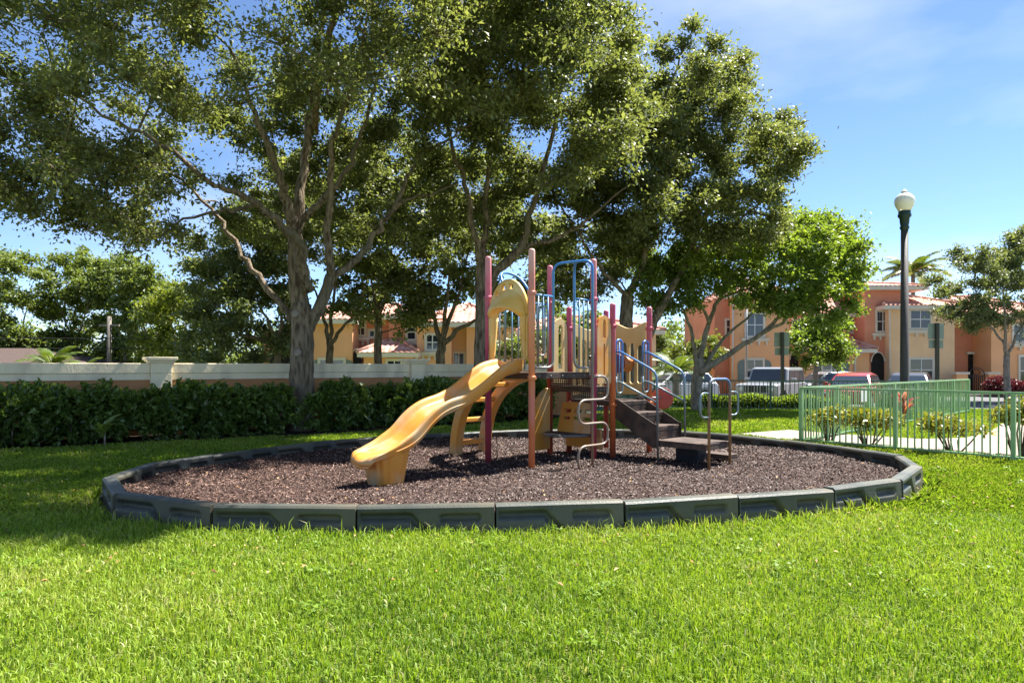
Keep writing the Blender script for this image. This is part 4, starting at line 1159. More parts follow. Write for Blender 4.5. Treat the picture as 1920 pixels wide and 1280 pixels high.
# oval window
c_ = at(1598, 608, HY + 2.2)
mb = MB()
mb.lathe([(.42, -.02), (.42, -.10), (.56, -.10), (.56, 0)], (0, 0, 0), 28, 'Y'); ov = mb.build('oval_window', M['trim'], h1); ov.location = c_; ov.scale = (.85, 1, 1.2)
mb = MB(); mb.lathe([(.415, -.03), (.01, -.035)], (0, 0, 0), 24, 'Y'); mb.build('pane', M['glass'], ov)
mb = MB(); mb.box2((-.02, -.055, -.41), (.02, -.036, .41)); mb.box2((-.41, -.053, -.018), (.41, -.0365, .018)); mb.build('window_frame', M['white_frame'], ov)
gutter(h1, [(1622, 658), (1604, 668), (1602, 735)], HY + .3); gutter(h1, [(1375, 565), (1373, 735)], HY)

# ---- second townhouse (tower, tan block, gated porch)
h2 = empty('townhouse', (*at(1740, 700, HY).xy, -.4)); tag(h2, 'tan and terracotta townhouse with square tower and iron gate behind the lamp post', 'house', 'orange stucco townhouses')
block(h2, 1621.5, 1692, 538, HY + .6, 7, M['stucco_terra'], name='tower_wall'); block(h2, 1668, 1790, 574, HY, 9, M['stucco_tan'])
block(h2, 1790.5, 1858, 600, HY + 1.6, 7, M['stucco_terra']); block(h2, 1858.5, 2000, 590, HY - .2, 9, M['stucco_orange'])
hip_roof(h2, 1612, 1735, 538, 520, HY + .6, 7, ridge_in=2.0, rows=8); hip_roof(h2, 1650, 1806, 574, 536, HY, 9, ridge_in=3.4)
hip_roof(h2, 1775, 2010, 590, 545, HY + .2, 9, ridge_in=3.2)
window(h2, 1644, 1666, 584, 621, HY + .6, sill=True); window(h2, 1707, 1744, 582, 615, HY, sill=True); window(h2, 1706, 1748, 673, 713, HY)
window(h2, 1912, 1950, 668, 722, HY - .2); window(h2, 1900, 1940, 610, 640, HY - .2, sill=True)
arch_entry(h2, 1633, 1657, 678, 661, HY + .6, None)
mb = MB(); x0, x1, z0, z1 = house_px(HY + 1.6)(1815, 1855, 735, 664); mb.box2((x0, HY + 1.56, z0), (x1, HY + 1.59, z1)); en = mb.build('entry_shade_plate', M['entry_shade'], h2)  # flat plate on the wall face, coloured as the doorway's shade
mb = MB(); mb.box2((x0 - .2, HY + 1.38, z1), (x1 + .2, HY + 1.598, z1 + .16)); mb.build('lintel', M['trim'], en)
window(h2, 1838, 1853, 672, 700, HY + 1.5, 1, 1, name='door_light')
gutter(h2, [(1666, 574), (1668, 585), (1669, 735)], HY)
GY = HY - 1.2
gt = empty('iron_gate', (*at(1830, 700, GY).xy, -.4)); tag(gt, 'black iron gate with scrolled arch top between low stucco piers', 'gate')
gx0, gx1 = at(1816, 0, GY).x, at(1846, 0, GY).x; ztop = 1.45 + (687 - 704) / F_PX * GY
for k in range(9):
    x = gx0 + (gx1 - gx0) * k / 8; mb = MB(); mb.box2((x - .016, GY - .015, -.4), (x + .016, GY + .015, ztop)); mb.build('bar', M['iron'], gt)
mb = MB(); cxm = (gx0 + gx1) / 2
mb.tube([(cxm + (gx1 - gx0) / 2 * math.cos(a), GY, ztop + .52 * math.sin(a)) for a in [math.pi * k / 14 for k in range(15)]], .025, 6)
mb.tube([(cxm + .22 * math.cos(a), GY, ztop + .22 + .18 * math.sin(a)) for a in [2 * math.pi * k / 14 for k in range(15)]], .016, 6)
mb.build('scroll_arch', M['iron'], gt)
mb = MB(); mb.box2((gx0, GY - .02, ztop - .03), (gx1, GY + .02, ztop + .02)); mb.build('top_rail', M['iron'], gt)
for xa, xb, lab in ((1790, 1811, 'left'), (1850, 1868, 'right')):
    a0, a1 = at(xa, 0, GY).x, at(xb, 0, GY).x
    mb = MB(); mb.box2((a0, GY - .2, -.5), (a1, GY + .2, .95)); pr = mb.build('pier', M['stucco_orange'], gt)
    mb = MB(); mb.box2((a0 - .08, GY - .28, .951), (a1 + .08, GY + .28, 1.1)); mb.build('pier_cap', M['trim'], pr)

# ---- houses behind the boundary wall
BY = 38.0
h3 = empty('townhouse', (*at(700, 690, BY).xy, -.4)); tag(h3, 'terracotta townhouse with low tiled hip roof glimpsed above the wall behind the oak', 'house', 'orange stucco townhouses')
block(h3, 495, 548, 622, BY + .8, 7, M['stucco_terra']); block(h3, 549, 661, 600, BY, 8, M['stucco_orange'])
block(h3, 661.5, 728, 592, BY + 1.5, 7, M['stucco_terra']); block(h3, 728.5, 781, 590, BY + .9, 7, M['stucco_terra'])
block(h3, 682, 775, 664, BY - .6, 2.0, M['stucco_orange'], name='wing_wall'); hip_roof(h3, 672, 788, 662, 637, BY - .6, 3.0, ridge_in=1.4, rows=8)
hip_roof(h3, 540, 670, 600, 560, BY, 8, ridge_in=3.2); hip_roof(h3, 650, 790, 592, 560, BY + 1.0, 8, ridge_in=3)
window(h3, 764, 779, 609, 636, BY + .9, 1, 2, sill=True); window(h3, 668, 684, 600, 628, BY + 1.5, 2, 2, sill=True); window(h3, 693, 702, 620, 631, BY + 1.5, 1, 1)
window(h3, 727, 752, 676, 700, BY - .6, 2, 2); window(h3, 600, 645, 674, 705, BY, 2, 2, shutters=True)
arch_entry(h3, 661, 678, 672, 654, BY + .2, None); arch_entry(h3, 505, 545, 672, 660, BY + .7, None)
gutter(h3, [(785, 666), (776, 676), (774, 710)], BY - .6)
h4 = empty('townhouse', (*at(900, 690, BY).xy, -.4)); tag(h4, 'orange townhouse with tiled roof glimpsed behind the middle trees left of the tower', 'house', 'orange stucco townhouses')
block(h4, 781.5, 846, 596, BY, 8, M['stucco_orange']); block(h4, 846.5, 874, 606, BY + 1.2, 7, M['stucco_tan']); block(h4, 874.5, 960, 612, BY + .4, 8, M['stucco_orange'])
block(h4, 961, 1230, 622, BY + 3, 8, M['stucco_tan'])
hip_roof(h4, 770, 968, 606, 560, BY, 8, ridge_in=3.5); hip_roof(h4, 945, 1245, 620, 586, BY + 3, 9, ridge_in=3.6)
window(h4, 851, 870, 662, 690, BY + 1.2, 2, 1); window(h4, 800, 822, 628, 655, BY, 2, 2, sill=True); window(h4, 1050, 1085, 640, 668, BY + 3)
window(h4, 905, 935, 640, 668, BY + .4, 2, 2, sill=True)
h5 = empty('house', (-24, 30, -.4)); tag(h5, 'low house with brown shingle roof just visible over the wall at far left', 'house')
mb = MB(); mb.box2((-34, 30, -.5), (-20.6, 37, 1.6)); mb.build('wall', M['stucco_tan'], h5)
mb = MB(); mb.add([(-35, 29.4, 1.5), (-20.0, 29.4, 1.5), (-20.0, 37.6, 1.5), (-35, 37.6, 1.5), (-31, 33.5, 2.35), (-23.6, 33.5, 2.35)], [(0, 1, 5, 4), (1, 2, 5), (2, 3, 4, 5), (3, 0, 4), (3, 2, 1, 0)]); mb.build('roof', M['brownroof'], h5)
for r_ in (h1, h2, h3, h4, h5, gt): under(r_)
for o in list(bpy.data.objects):
    if '_w' in o: del o['_w']
ov.location = Vector(c_); 
# ================================================================== trees
def wob(pts, n=5, amp=.03):
    c = curve(pts, n)
    return [p + RNG.normal(0, amp, 3) * (0 if i in (0, len(c) - 1) else 1) for i, p in enumerate(c)]

def poly_clumps(poly, n, Y, spread, r0, r1, zmin=-9, extra=None):
    """clump centres sampled so that the crown's outline is that of a polygon seen from the lawn, with real depth"""
    P = np.array(poly, float); lo, hi = P.min(0), P.max(0); out = []
    c = P.mean(0); half = (hi - lo) / 2
    tries = 0
    while len(out) < n and tries < n * 60:
        tries += 1
        x, y = RNG.uniform(lo, hi)
        if not in_poly(np.array([x]), np.array([y]), poly)[0]: continue
        e = 1 - min(1, np.hypot((x - c[0]) / half[0], (y - c[1]) / half[1])) ** 2
        Yd = Y + RNG.uniform(-1, 1) * spread * (.35 + .65 * math.sqrt(max(e, 0)))
        p = np.array(at(x, y, Yd))
        if p[2] < zmin: continue
        r = RNG.uniform(r0, r1)
        if any(np.linalg.norm((p - q) * (1, .8, 1.3)) < .62 * r for q, _ in out) and tries < n * 30: continue
        out.append((p, r))
    return out

def make_tree(name, label, base, limbs, clumps, nleaf, L, W, lm, bm, group=None, bend=.25, twigs=6, flat=.7, cat='tree', branch_r=.034, droop=.15, parent=None, tone=None):
    base = Vector(base)
    root = empty(name, base)
    tag(root, label, cat, group)
    B = np.array(base)
    tr = MB(); nodes = []; rad = []
    for pts, ra, rb in limbs:
        pts = [np.array(p, float) - B for p in pts]; n = len(pts)
        rr = [ra + (rb - ra) * (k / (n - 1)) ** .8 for k in range(n)]
        tr.tube(pts, rr, 14 if ra > .12 else 8)
        for p, q in list(zip(pts, rr))[max(1, n // 3):]: nodes.append(p); rad.append(q)
    trunk_top = nodes[0]
    cl = [(np.array(c) - B, r) for c, r in clumps]
    order = sorted(range(len(cl)), key=lambda i: min(np.linalg.norm(cl[i][0] - q) for q in nodes))
    Cs, Ds, Ns = [], [], []
    per = nleaf // max(1, len(cl))
    vol = sum(r ** 2 for _, r in cl)
    for i in order:
        c, r = cl[i]
        A = np.array(nodes); d = np.linalg.norm(A - c, axis=1) + .35 * np.maximum(0, A[:, 2] - c[2])
        j = int(d.argmin()); s = A[j]; ln = np.linalg.norm(c - s)
        br0 = min(rad[j] * .7, .012 + branch_r * min(ln, 3) * .5)
        mid1 = s + (c - s) * .35 + RNG.normal(0, .05, 3) * ln + np.array([0, 0, bend * .35 * ln])
        mid2 = s + (c - s) * .7 + RNG.normal(0, .05, 3) * ln + np.array([0, 0, bend * .3 * ln])
        path = curve([s, mid1, mid2, c], 3)
        tr.tube(path, [br0 + (.008 - br0) * k / (len(path) - 1) for k in range(len(path))], 5, caps=False)
        for k in range(3, len(path)): nodes.append(np.array(path[k])); rad.append(br0 + (.01 - br0) * k / (len(path) - 1))
        # twigs fan out of the clump, leaves sit along them
        m = max(12, int(nleaf * r * r / vol))
        nt = twigs + RNG.integers(0, 3)
        dirs = unit(RNG.normal(0, 1, (nt, 3)) * (1, 1, .75) + (c - trunk_top)[None, :] / (np.linalg.norm(c - trunk_top) + .01) * .7)
        tl = r * RNG.uniform(.65, 1.25, nt)
        for k in range(nt):
            e = c + dirs[k] * tl[k] * (1, 1, flat) - np.array([0, 0, droop * tl[k]])
            tr.tube([c, c + (e - c) * .5 + np.array([0, 0, .06 * tl[k]]), e], [.009, .006, .003], 3, caps=False)
        ki = RNG.integers(0, nt, m); u = RNG.random(m) ** .62
        q = c + dirs[ki] * (tl[ki] * u)[:, None] * (1, 1, flat)
        q[:, 2] += -droop * tl[ki] * u ** 2 + .06 * tl[ki] * np.sin(u * np.pi)
        q += RNG.normal(0, 1, (m, 3)) * (.07 + .18 * r * u)[:, None] * (1, 1, .8)
        Cs.append(q); Ds.append(dirs[ki] * .8 + RNG.normal(0, .65, (m, 3)) - np.array([0, 0, .25]))
        Ns.append(RNG.normal(0, .6, (m, 3)) + np.array([0, 0, 1.0]))
    Cs, Ds, Ns = map(np.concatenate, (Cs, Ds, Ns)); n = len(Cs)
    tr.build('trunk', bm, root)
    rv = np.clip(RNG.beta(2.2, 3.2, n), 0, 1)
    ls = np.clip(RNG.lognormal(0, .28, n), .5, 1.8) * np.clip((Cs[:, 1] + B[1]) / 15.5, .70, 1)
    me = leaf_mesh('crown', Cs, Ds, Ns, ls * L, ls * RNG.uniform(.8, 1.2, n) * W, lm, rv)
    cr = link('crown', me, root); cr['kind'] = 'stuff'
    return root

def I(pts, Y0, Y1=None):
    """image polyline to 3D with depth going from Y0 to Y1"""
    Y1 = Y0 if Y1 is None else Y1; n = len(pts)
    return [np.array(at(x, y, Y0 + (Y1 - Y0) * k / (n - 1))) for k, (x, y) in enumerate(pts)]

# ---- the big oak at left
TY = 15.3
flare = [(567, 815), (567, 800), (566, 770), (566, 720), (567, 660), (567, 612), (565, 570)]
trunk1 = wob(I(flare, TY), 4, .012); n1 = len(trunk1)
limbs1 = [(trunk1, .335, .225),
          (wob(I([(566, 590), (558, 517), (555, 470), (554, 429)], TY, TY), 4, .02), .21, .16),
          (wob(I([(555, 440), (536, 378), (521, 326), (499, 267), (470, 190), (430, 90)], TY, 13.6), 4, .03), .14, .03),
          (wob(I([(556, 435), (565, 385), (572, 297), (583, 205), (595, 120), (610, 0), (620, -120)], TY, 16.2), 4, .03), .14, .03),
          (wob(I([(555, 430), (569, 407), (609, 370), (642, 333), (672, 267), (700, 180), (740, 60)], TY, 14.8), 4, .03), .105, .025),
          (wob(I([(578, 545), (570, 500), (561, 451), (528, 422), (484, 385), (437, 359), (400, 345), (300, 268), (220, 230), (100, 150)], TY - .15, 12.2), 4, .03), .125, .02),
          (wob(I([(552, 600), (539, 583), (492, 528), (455, 480), (422, 429), (392, 390), (330, 330), (240, 300)], TY + .05, 15.8), 4, .03), .095, .02),
          (wob(I([(572, 625), (592, 590), (608, 555), (620, 517)], TY, TY), 4, .015), .155, .12),
          (wob(I([(620, 522), (616, 444), (620, 370), (622, 297), (635, 234), (655, 170), (690, 40), (720, -100)], TY, 13.4), 4, .025), .105, .02),
          (wob(I([(614, 530), (639, 510), (679, 473), (708, 429), (741, 385), (767, 333), (789, 289), (833, 264), (890, 220)], TY, 16.4), 4, .03), .105, .02),
          (wob(I([(738, 388), (770, 372), (800, 366), (860, 345)], 15.9, 15.2), 4, .02), .05, .012),
          (wob(I([(590, 250), (620, 60), (700, -150), (850, -260), (940, -200)], 15.8, 8.8), 4, .03), .09, .02),
          (wob(I([(484, 385), (430, 395), (380, 400), (300, 420), (200, 410)], 14.2, 12.5), 4, .03), .05, .012)]
cl1 = poly_clumps([(-170, -300), (900, -300), (960, 60), (880, 210), (800, 235), (700, 190), (560, 205), (450, 240), (330, 250), (250, 300), (60, 330), (-170, 330)], 225, 12.6, 3.3, .42, .78, zmin=3.2)
cl1 += poly_clumps([(-170, 300), (60, 310), (280, 290), (380, 330), (360, 400), (330, 475), (250, 455), (180, 425), (90, 440), (20, 395), (-170, 370)], 60, 13.0, 1.5, .34, .60)
cl1 += poly_clumps([(270, 120), (900, 120), (900, 420), (760, 470), (640, 500), (540, 470), (420, 430), (320, 350)], 95, 18.3, 1.3, .42, .72)
cl1 += poly_clumps([(740, -110), (1010, -110), (1060, -280), (800, -330)], 26, 8.7, 1.0, .45, .75, zmin=6.0)
cl1 += poly_clumps([(330, -60), (780, -60), (880, -330), (600, -420), (300, -300)], 22, 9.8, 1.2, .5, .8, zmin=6.0)
def oak_clear(c, r):
    x, y = px(c); m_ = r * F_PX / c[1] * .8
    return not (c[1] < TY + .4 and 330 - m_ < x < 830 and y + m_ > 262 and x > 340)
cl1 = [q for q in cl1 if oak_clear(*q)]
make_tree('oak_tree', 'large spreading oak with grey trunk and dark canopy standing at the hedge on the left', (at(567, 815, TY).x, TY, 0), limbs1, cl1, 235000, .102, .053, M['oak'], M['bark'], 'big oaks around the playground', twigs=10)
# pruning scars on the trunk
oak = bpy.data.objects['oak_tree']
for x, y in ((557, 661), (553, 588)):
    p = at(x, y, TY - .262); sc = MB(); sc.lathe([(.02, -.02), (.05, -.03), (.075, -.035), (.09, .0), (.10, .03)], (0, 0, 0), 14, 'Y')
    s_ = sc.build('branch_scar', M['bark2'], oak); s_.location = p - Vector(oak.location)

# ---- second oak behind the slide
T2Y = 18.0
limbs2 = [(wob(I([(906, 800), (905, 740), (904, 650), (906, 570), (905, 500)], T2Y), 4, .015), .25, .19),
          (wob(I([(905, 510), (897, 470), (881, 406), (873, 345), (849, 284), (830, 180), (810, 60)], T2Y, 16.5), 4, .03), .115, .02),
          (wob(I([(905, 505), (908, 450), (910, 406), (915, 320), (925, 200), (940, 60), (950, -60)], T2Y, 17.6), 4, .03), .11, .02),
          (wob(I([(906, 560), (934, 504), (975, 467), (999, 386), (1030, 280), (1060, 140), (1080, 20)], T2Y, 17.0), 4, .03), .14, .02),
          (wob(I([(936, 500), (972, 468), (1027, 451), (1084, 427), (1140, 380), (1200, 330)], T2Y, 17.4), 4, .03), .085, .02)]
cl2 = poly_clumps([(760, -260), (1120, -260), (1175, 30), (1190, 150), (1220, 260), (1230, 400), (1130, 440), (1060, 400), (980, 300), (860, 260), (800, 300), (760, 100)], 150, 16.2, 2.9, .42, .75)
cl2 += poly_clumps([(790, 300), (1000, 280), (1120, 420), (1080, 480), (960, 470), (860, 480), (800, 440)], 30, 19.2, 1.0, .45, .75)
cl2 += poly_clumps([(850, -120), (1140, -120), (1120, 120), (1000, 190), (880, 150)], 34, 12.6, 1.1, .4, .7)
make_tree('oak_tree', 'tall oak with dark forked trunk directly behind the slide and tower', (at(906, 800, T2Y).x, T2Y, 0), limbs2, cl2, 138000, .104, .054, M['oak'], M['bark'], 'big oaks around the playground', twigs=10)

# ---- third oak behind the tower, reaching into the sky
T3Y = 20.0
limbs3 = [(wob(I([(1186, 785), (1180, 720), (1175, 640), (1174, 585), (1178, 552)], T3Y), 4, .015), .23, .18),
          (wob(I([(1177, 560), (1172, 552), (1141, 519), (1107, 477), (1092, 448), (1060, 400), (1030, 340)], T3Y, 19), 4, .025), .085, .02),
          (wob(I([(1177, 560), (1192, 528), (1207, 490), (1215, 400), (1225, 300), (1250, 180), (1290, 80)], T3Y, 19.5), 4, .03), .13, .02),
          (wob(I([(1186, 740), (1205, 655), (1228, 600), (1250, 555), (1278, 505), (1310, 430), (1370, 330), (1430, 260)], T3Y, 20.5), 4, .025), .19, .03),
          (wob(I([(1280, 500), (1330, 450), (1400, 400), (1460, 350)], T3Y + .3, 20), 4, .03), .07, .02)]
cl3 = poly_clumps([(1100, 150), (1180, 150), (1215, 190), (1235, 120), (1290, 70), (1380, 110), (1395, 190), (1470, 215), (1505, 270), (1490, 370), (1440, 440), (1380, 470), (1290, 440), (1200, 480), (1120, 440), (1060, 350)], 165, 19.5, 2.7, .38, .70)
cl3 += poly_clumps([(1275, 90), (1285, 40), (1300, 25), (1312, 90)], 5, 19.5, .4, .22, .32) + poly_clumps([(1232, 130), (1236, 55), (1250, 60), (1262, 130)], 5, 19.5, .3, .22, .34)
cl3 += poly_clumps([(1350, 130), (1385, 95), (1395, 180), (1360, 200)], 6, 19.5, .5, .28, .4) + poly_clumps([(1010, 440), (1160, 430), (1230, 480), (1215, 545), (1130, 565), (1020, 560)], 34, 22, 1.2, .35, .6)
make_tree('oak_tree', 'tall oak with twin leaning trunks behind the tower, crown against the blue sky', (at(1186, 785, T3Y).x, T3Y, -.05), limbs3, cl3, 132000, .102, .053, M['oak'], M['bark'], 'big oaks around the playground', twigs=10)

# ---- bright tree beside the far fence
T4Y = 22.0
limbs4 = [(wob(I([(1307, 772), (1306, 750), (1307, 715), (1311, 690), (1312, 672)], T4Y), 4, .01), .20, .155),
          (wob(I([(1308, 690), (1301, 650), (1296, 615), (1283, 590), (1274, 560), (1262, 535)], T4Y, 21), 4, .015), .085, .02),
          (wob(I([(1312, 675), (1320, 640), (1330, 605), (1348, 560), (1372, 520), (1395, 490), (1430, 450)], T4Y, 22.4), 4, .015), .115, .02),
          (wob(I([(1330, 605), (1318, 580), (1295, 555), (1260, 540), (1230, 500)], T4Y, 21), 4, .015), .06, .015),
          (wob(I([(1312, 700), (1340, 680), (1385, 652), (1432, 622), (1462, 590), (1478, 545), (1500, 500)], T4Y - .1, 20.6), 4, .015), .125, .02),
          (wob(I([(1430, 624), (1468, 604), (1490, 570), (1530, 530)], 21, 20.6), 4, .015), .06, .015),
          (wob(I([(1320, 690), (1345, 650), (1372, 620), (1400, 598), (1440, 560), (1470, 520)], T4Y + .1, 23), 4, .015), .08, .015),
          (wob(I([(1348, 560), (1385, 545), (1430, 530), (1480, 480)], 22.1, 21.5), 4, .015), .06, .015)]
cl4 = poly_clumps([(1240, 480), (1300, 440), (1400, 430), (1490, 395), (1560, 410), (1610, 450), (1618, 500), (1590, 540), (1560, 560), (1500, 570), (1470, 585), (1400, 560), (1340, 540), (1290, 560), (1250, 540)], 105, 21.8, 2.3, .38, .70)
cl4 += poly_clumps([(1180, 470), (1300, 470), (1330, 560), (1260, 605), (1200, 570)], 26, 20.8, 1.2, .3, .5)
cl4 += poly_clumps([(1330, 540), (1480, 545), (1560, 560), (1500, 600), (1420, 585)], 14, 21.5, 1.6, .25, .4)
cl4 += poly_clumps([(1420, 545), (1600, 500), (1612, 575), (1540, 610), (1440, 590)], 20, 21.0, 1.4, .3, .48)
make_tree('mahogany_tree', 'bright green multi-limbed tree on the lawn beside the far fence', (at(1307, 772, T4Y).x, T4Y, -.05), limbs4, cl4, 62000, .115, .062, M['mahogany'], M['bark2'], twigs=7)

# ---- trees behind the wall
def simple_tree(name, label, x, ybase, Y, forks, poly, n, spread, r0, r1, nleaf, L, lm, bm=None, group='trees behind the boundary wall', tr_r=.16):
    zb = -.2
    b = at(x, ybase, Y); base = (b.x, Y, zb)
    limbs = [(wob(I([(x, ybase + 40), (x, ybase), (x + forks[0][0], forks[0][1])], Y), 4, .02), tr_r, tr_r * .75)]
    for f in forks[1:]:
        limbs.append((wob(I([(x + forks[0][0], forks[0][1] + 6)] + f, Y, Y + RNG.uniform(-1, 1)), 4, .03), tr_r * .55, .02))
    return make_tree(name, label, base, limbs, poly_clumps(poly, n, Y, spread, r0, r1), nleaf, L, L * .52, lm, bm or M['bark'], group, twigs=6)
simple_tree('oak_tree', 'forked tree behind the wall just right of the big oak trunk', 618, 690, 24.5, [(0, 640), [(608, 600), (595, 560), (570, 500)], [(640, 615), (668, 580), (690, 520)], [(622, 590), (630, 520), (640, 460)]],
            [(480, 300), (620, 260), (720, 300), (730, 570), (660, 600), (600, 560), (520, 570)], 80, 2.0, .42, .8, 22000, .155, M['oak'])
simple_tree('oak_tree', 'straight trunk tree behind the wall in front of the tiled roof', 709, 690, 25.5, [(0, 600), [(700, 560), (690, 500)], [(720, 560), (740, 500)], [(710, 540), (712, 460)]],
            [(640, 280), (740, 240), (810, 280), (815, 570), (760, 620), (690, 600), (650, 560)], 80, 2.0, .42, .8, 22000, .155, M['oak'], tr_r=.18)
simple_tree('oak_tree', 'dark forked tree behind the wall left of the tower', 826, 690, 25.0, [(2, 640), [(845, 590), (862, 540), (880, 470)], [(815, 600), (810, 550), (800, 480)], [(870, 612), (905, 590), (940, 540)], [(838, 570), (842, 500)]],
            [(770, 300), (870, 280), (980, 340), (1060, 440), (1050, 560), (960, 590), (900, 590), (850, 570), (800, 625), (770, 600)], 96, 2.0, .42, .8, 28000, .155, M['oak'], tr_r=.21)
simple_tree('oak_tree', 'dense grey-green tree behind the wall left of the big oak trunk', 520, 690, 23.0, [(0, 640), [(500, 600), (470, 540)], [(530, 590), (545, 520)], [(440, 620), (410, 580)]],
            [(365, 460), (400, 415), (470, 370), (540, 380), (550, 560), (545, 660), (470, 680), (380, 690), (345, 670), (370, 540)], 84, 1.9, .42, .75, 34000, .128, M['oak_far'], tr_r=.14)
for lab, x, Y, poly, n, lm, nl in (
    ('broad tree filling the left edge behind the low brown roof', 30, 37, [(-60, 500), (30, 470), (85, 480), (95, 560), (85, 685), (-60, 685)], 48, 'broad', 19000),
    ('tall leafy tree behind the utility pole wires at left', 140, 39, [(75, 510), (110, 480), (165, 478), (195, 500), (200, 580), (190, 690), (80, 690)], 52, 'broad', 20000),
    ('tall leafy tree just right of the utility pole', 235, 38, [(185, 500), (225, 482), (275, 500), (290, 560), (285, 690), (190, 690)], 48, 'broad', 19000),
    ('rounded tree nearest the gap of sky left of the oak', 285, 36, [(240, 510), (285, 505), (310, 540), (312, 600), (305, 690), (245, 690)], 30, 'broad', 11000),
    ('yellow-green tree in the gap left of the dense tree', 335, 33, [(290, 580), (315, 545), (350, 530), (375, 560), (385, 690), (300, 690)], 30, 'lime', 10000),
    ('bushy tree over the wall straight behind the tower', 1040, 28, [(945, 610), (1000, 570), (1100, 575), (1140, 630), (1120, 700), (950, 700)], 40, 'broad', 12000),
    ('distant round tree beyond the steps at right', 1232, 44, [(1205, 640), (1220, 622), (1245, 625), (1253, 645), (1248, 690), (1208, 690)], 14, 'broad', 4500),
    ('yellow-green leafy tree on the far side of the road behind the handrail', 1275, 42, [(1250, 665), (1275, 650), (1300, 640), (1330, 620), (1345, 650), (1330, 700), (1255, 700)], 20, 'lime', 6500),
    ('small bright tree in front of the arched porch', 1530, 35, [(1485, 625), (1505, 598), (1545, 595), (1580, 612), (1588, 640), (1570, 672), (1530, 688), (1495, 670)], 34, 'mahogany', 13000)):
    cxp = sum(p[0] for p in poly) / len(poly)
    simple_tree('leafy_tree', lab, x, 700, Y, [(0, 655), [(x - 15, 610), (x - 28, 570)] if Y < 45 and x < 400 else [(x - 8, 650), (x - 14, 640)], [(x + 12, 610), (x + 25, 570)] if x < 400 else [(x + 8, 650), (x + 14, 635)]],
                poly, n, 1.9, .55 if x < 400 else .45, .95 if x < 400 else .7, nl, .19 if x < 400 else .17, M[lm], M['bark2'], 'trees in the background', tr_r=.15)
simple_tree('oak_tree', 'grey-green street tree in front of the right townhouse at the picture edge', 1890, 735, 36.0, [(-2, 665), [(1878, 640), (1850, 600), (1830, 560)], [(1905, 630), (1930, 580)], [(1885, 600), (1880, 530)]],
            [(1755, 540), (1770, 480), (1800, 455), (1830, 480), (1870, 450), (1905, 430), (2010, 440), (2020, 620), (1930, 640), (1870, 610), (1820, 620), (1780, 600)], 110, 3.0, .42, .8, 46000, .14, M['oak_far'], M['bark2'], 'trees in the background', tr_r=.19)

# ================================================================== palms
def frond_mesh(name, length, nleaf, ll, droop, lm):
    V = []; Fc = []; rv = []
    sp_ = [np.array([length * t * (1 - .22 * droop * t), 0, length * (.42 * t - droop * .95 * t * t)]) for t in np.linspace(0, 1, 14)]
    for k in range(13):
        a, b = sp_[k], sp_[k + 1]; w = .03 * (1 - k / 14) + .006; o = len(V)
        V += [a + (0, w, 0), a - (0, w, 0), b - (0, w, 0), b + (0, w, 0)]; Fc.append((o, o + 1, o + 2, o + 3)); rv.append(.9)
    for i in range(nleaf):
        t = .12 + .86 * i / nleaf; k = t * 13; j = min(int(k), 12); p = sp_[j] + (sp_[j + 1] - sp_[j]) * (k - j); tg = sp_[j + 1] - sp_[j]; tg = tg / np.linalg.norm(tg)
        l = ll * (math.sin(math.pi * min(1, t * .85 + .12)) ** .6) * RNG.uniform(.85, 1.1)
        for s in (-1, 1):
            d = tg * .62 + np.array([0, s * .75, .12]); d /= np.linalg.norm(d); d2 = d + np.array([0, 0, -.75]); d2 /= np.linalg.norm(d2)
            w = tg * .045 * (ll / .8 + .2); o = len(V); m1 = p + d * l * .55; e = m1 + d2 * l * .5
            V += [p - w * .5, p + w * .5, m1 + w * .8, m1 - w * .8, e + w * .1, e - w * .1]
            Fc += [(o, o + 1, o + 2, o + 3), (o + 3, o + 2, o + 4, o + 5)]; r_ = RNG.random() * .8; rv += [r_, r_]
    return np_mesh(name, np.array(V), Fc, lm, rv)
def palm(label, loc, h, tr, length, nf, fm, group='palms', lean=0):
    t = empty('palm_tree', loc); tag(t, label, 'palm', group)
    if h > .3:
        mb = MB(); mb.tube([(lean * k / 8 * .3, 0, -.2 + (h + .2) * k / 8) for k in range(9)], [tr * (1.25 - .3 * k / 8) for k in range(9)], 12); mb.build('trunk', M['bark2'], t)
    for k in range(nf):
        a = 2 * math.pi * k * .381966; el = 1.15 - 1.45 * (k / nf)
        f = link('frond', fm, t, loc=(lean * .3, 0, h)); f.rotation_euler = (random.uniform(-.2, .2), -el * .72, a + random.uniform(-.2, .2)); s = random.uniform(.85, 1.1); f.scale = (s, s, s)
fm1 = frond_mesh('frond', 2.6, 34, .75, .55, M['palm']); fm2 = frond_mesh('frond', 1.7, 24, .5, .5, M['palm']); fm3 = frond_mesh('frond', 1.15, 22, .36, .5, M['palm'])
PYp = 50.0; p_ = at(1712, 512, PYp)
palm('tall feather palm showing above the townhouse roof behind the lamp post', (p_.x, PYp, -.4), p_.z + .3, .14, 2.6, 17, fm1)
p_ = at(97, 690, 24); palm('young feather palm poking over the wall near the brown roof', (p_.x, 24, .2), 1.25, .10, 1.7, 12, fm3)
p_ = at(148, 690, 24); palm('young feather palm poking over the wall left of the utility pole', (p_.x, 24, .0), 1.1, .10, 1.7, 11, fm3)
p_ = at(1268, 700, 34); palm('small drooping palm beyond the far fence behind the handrail', (p_.x, 34, -.4), 1.5, .16, 1.7, 15, fm2)

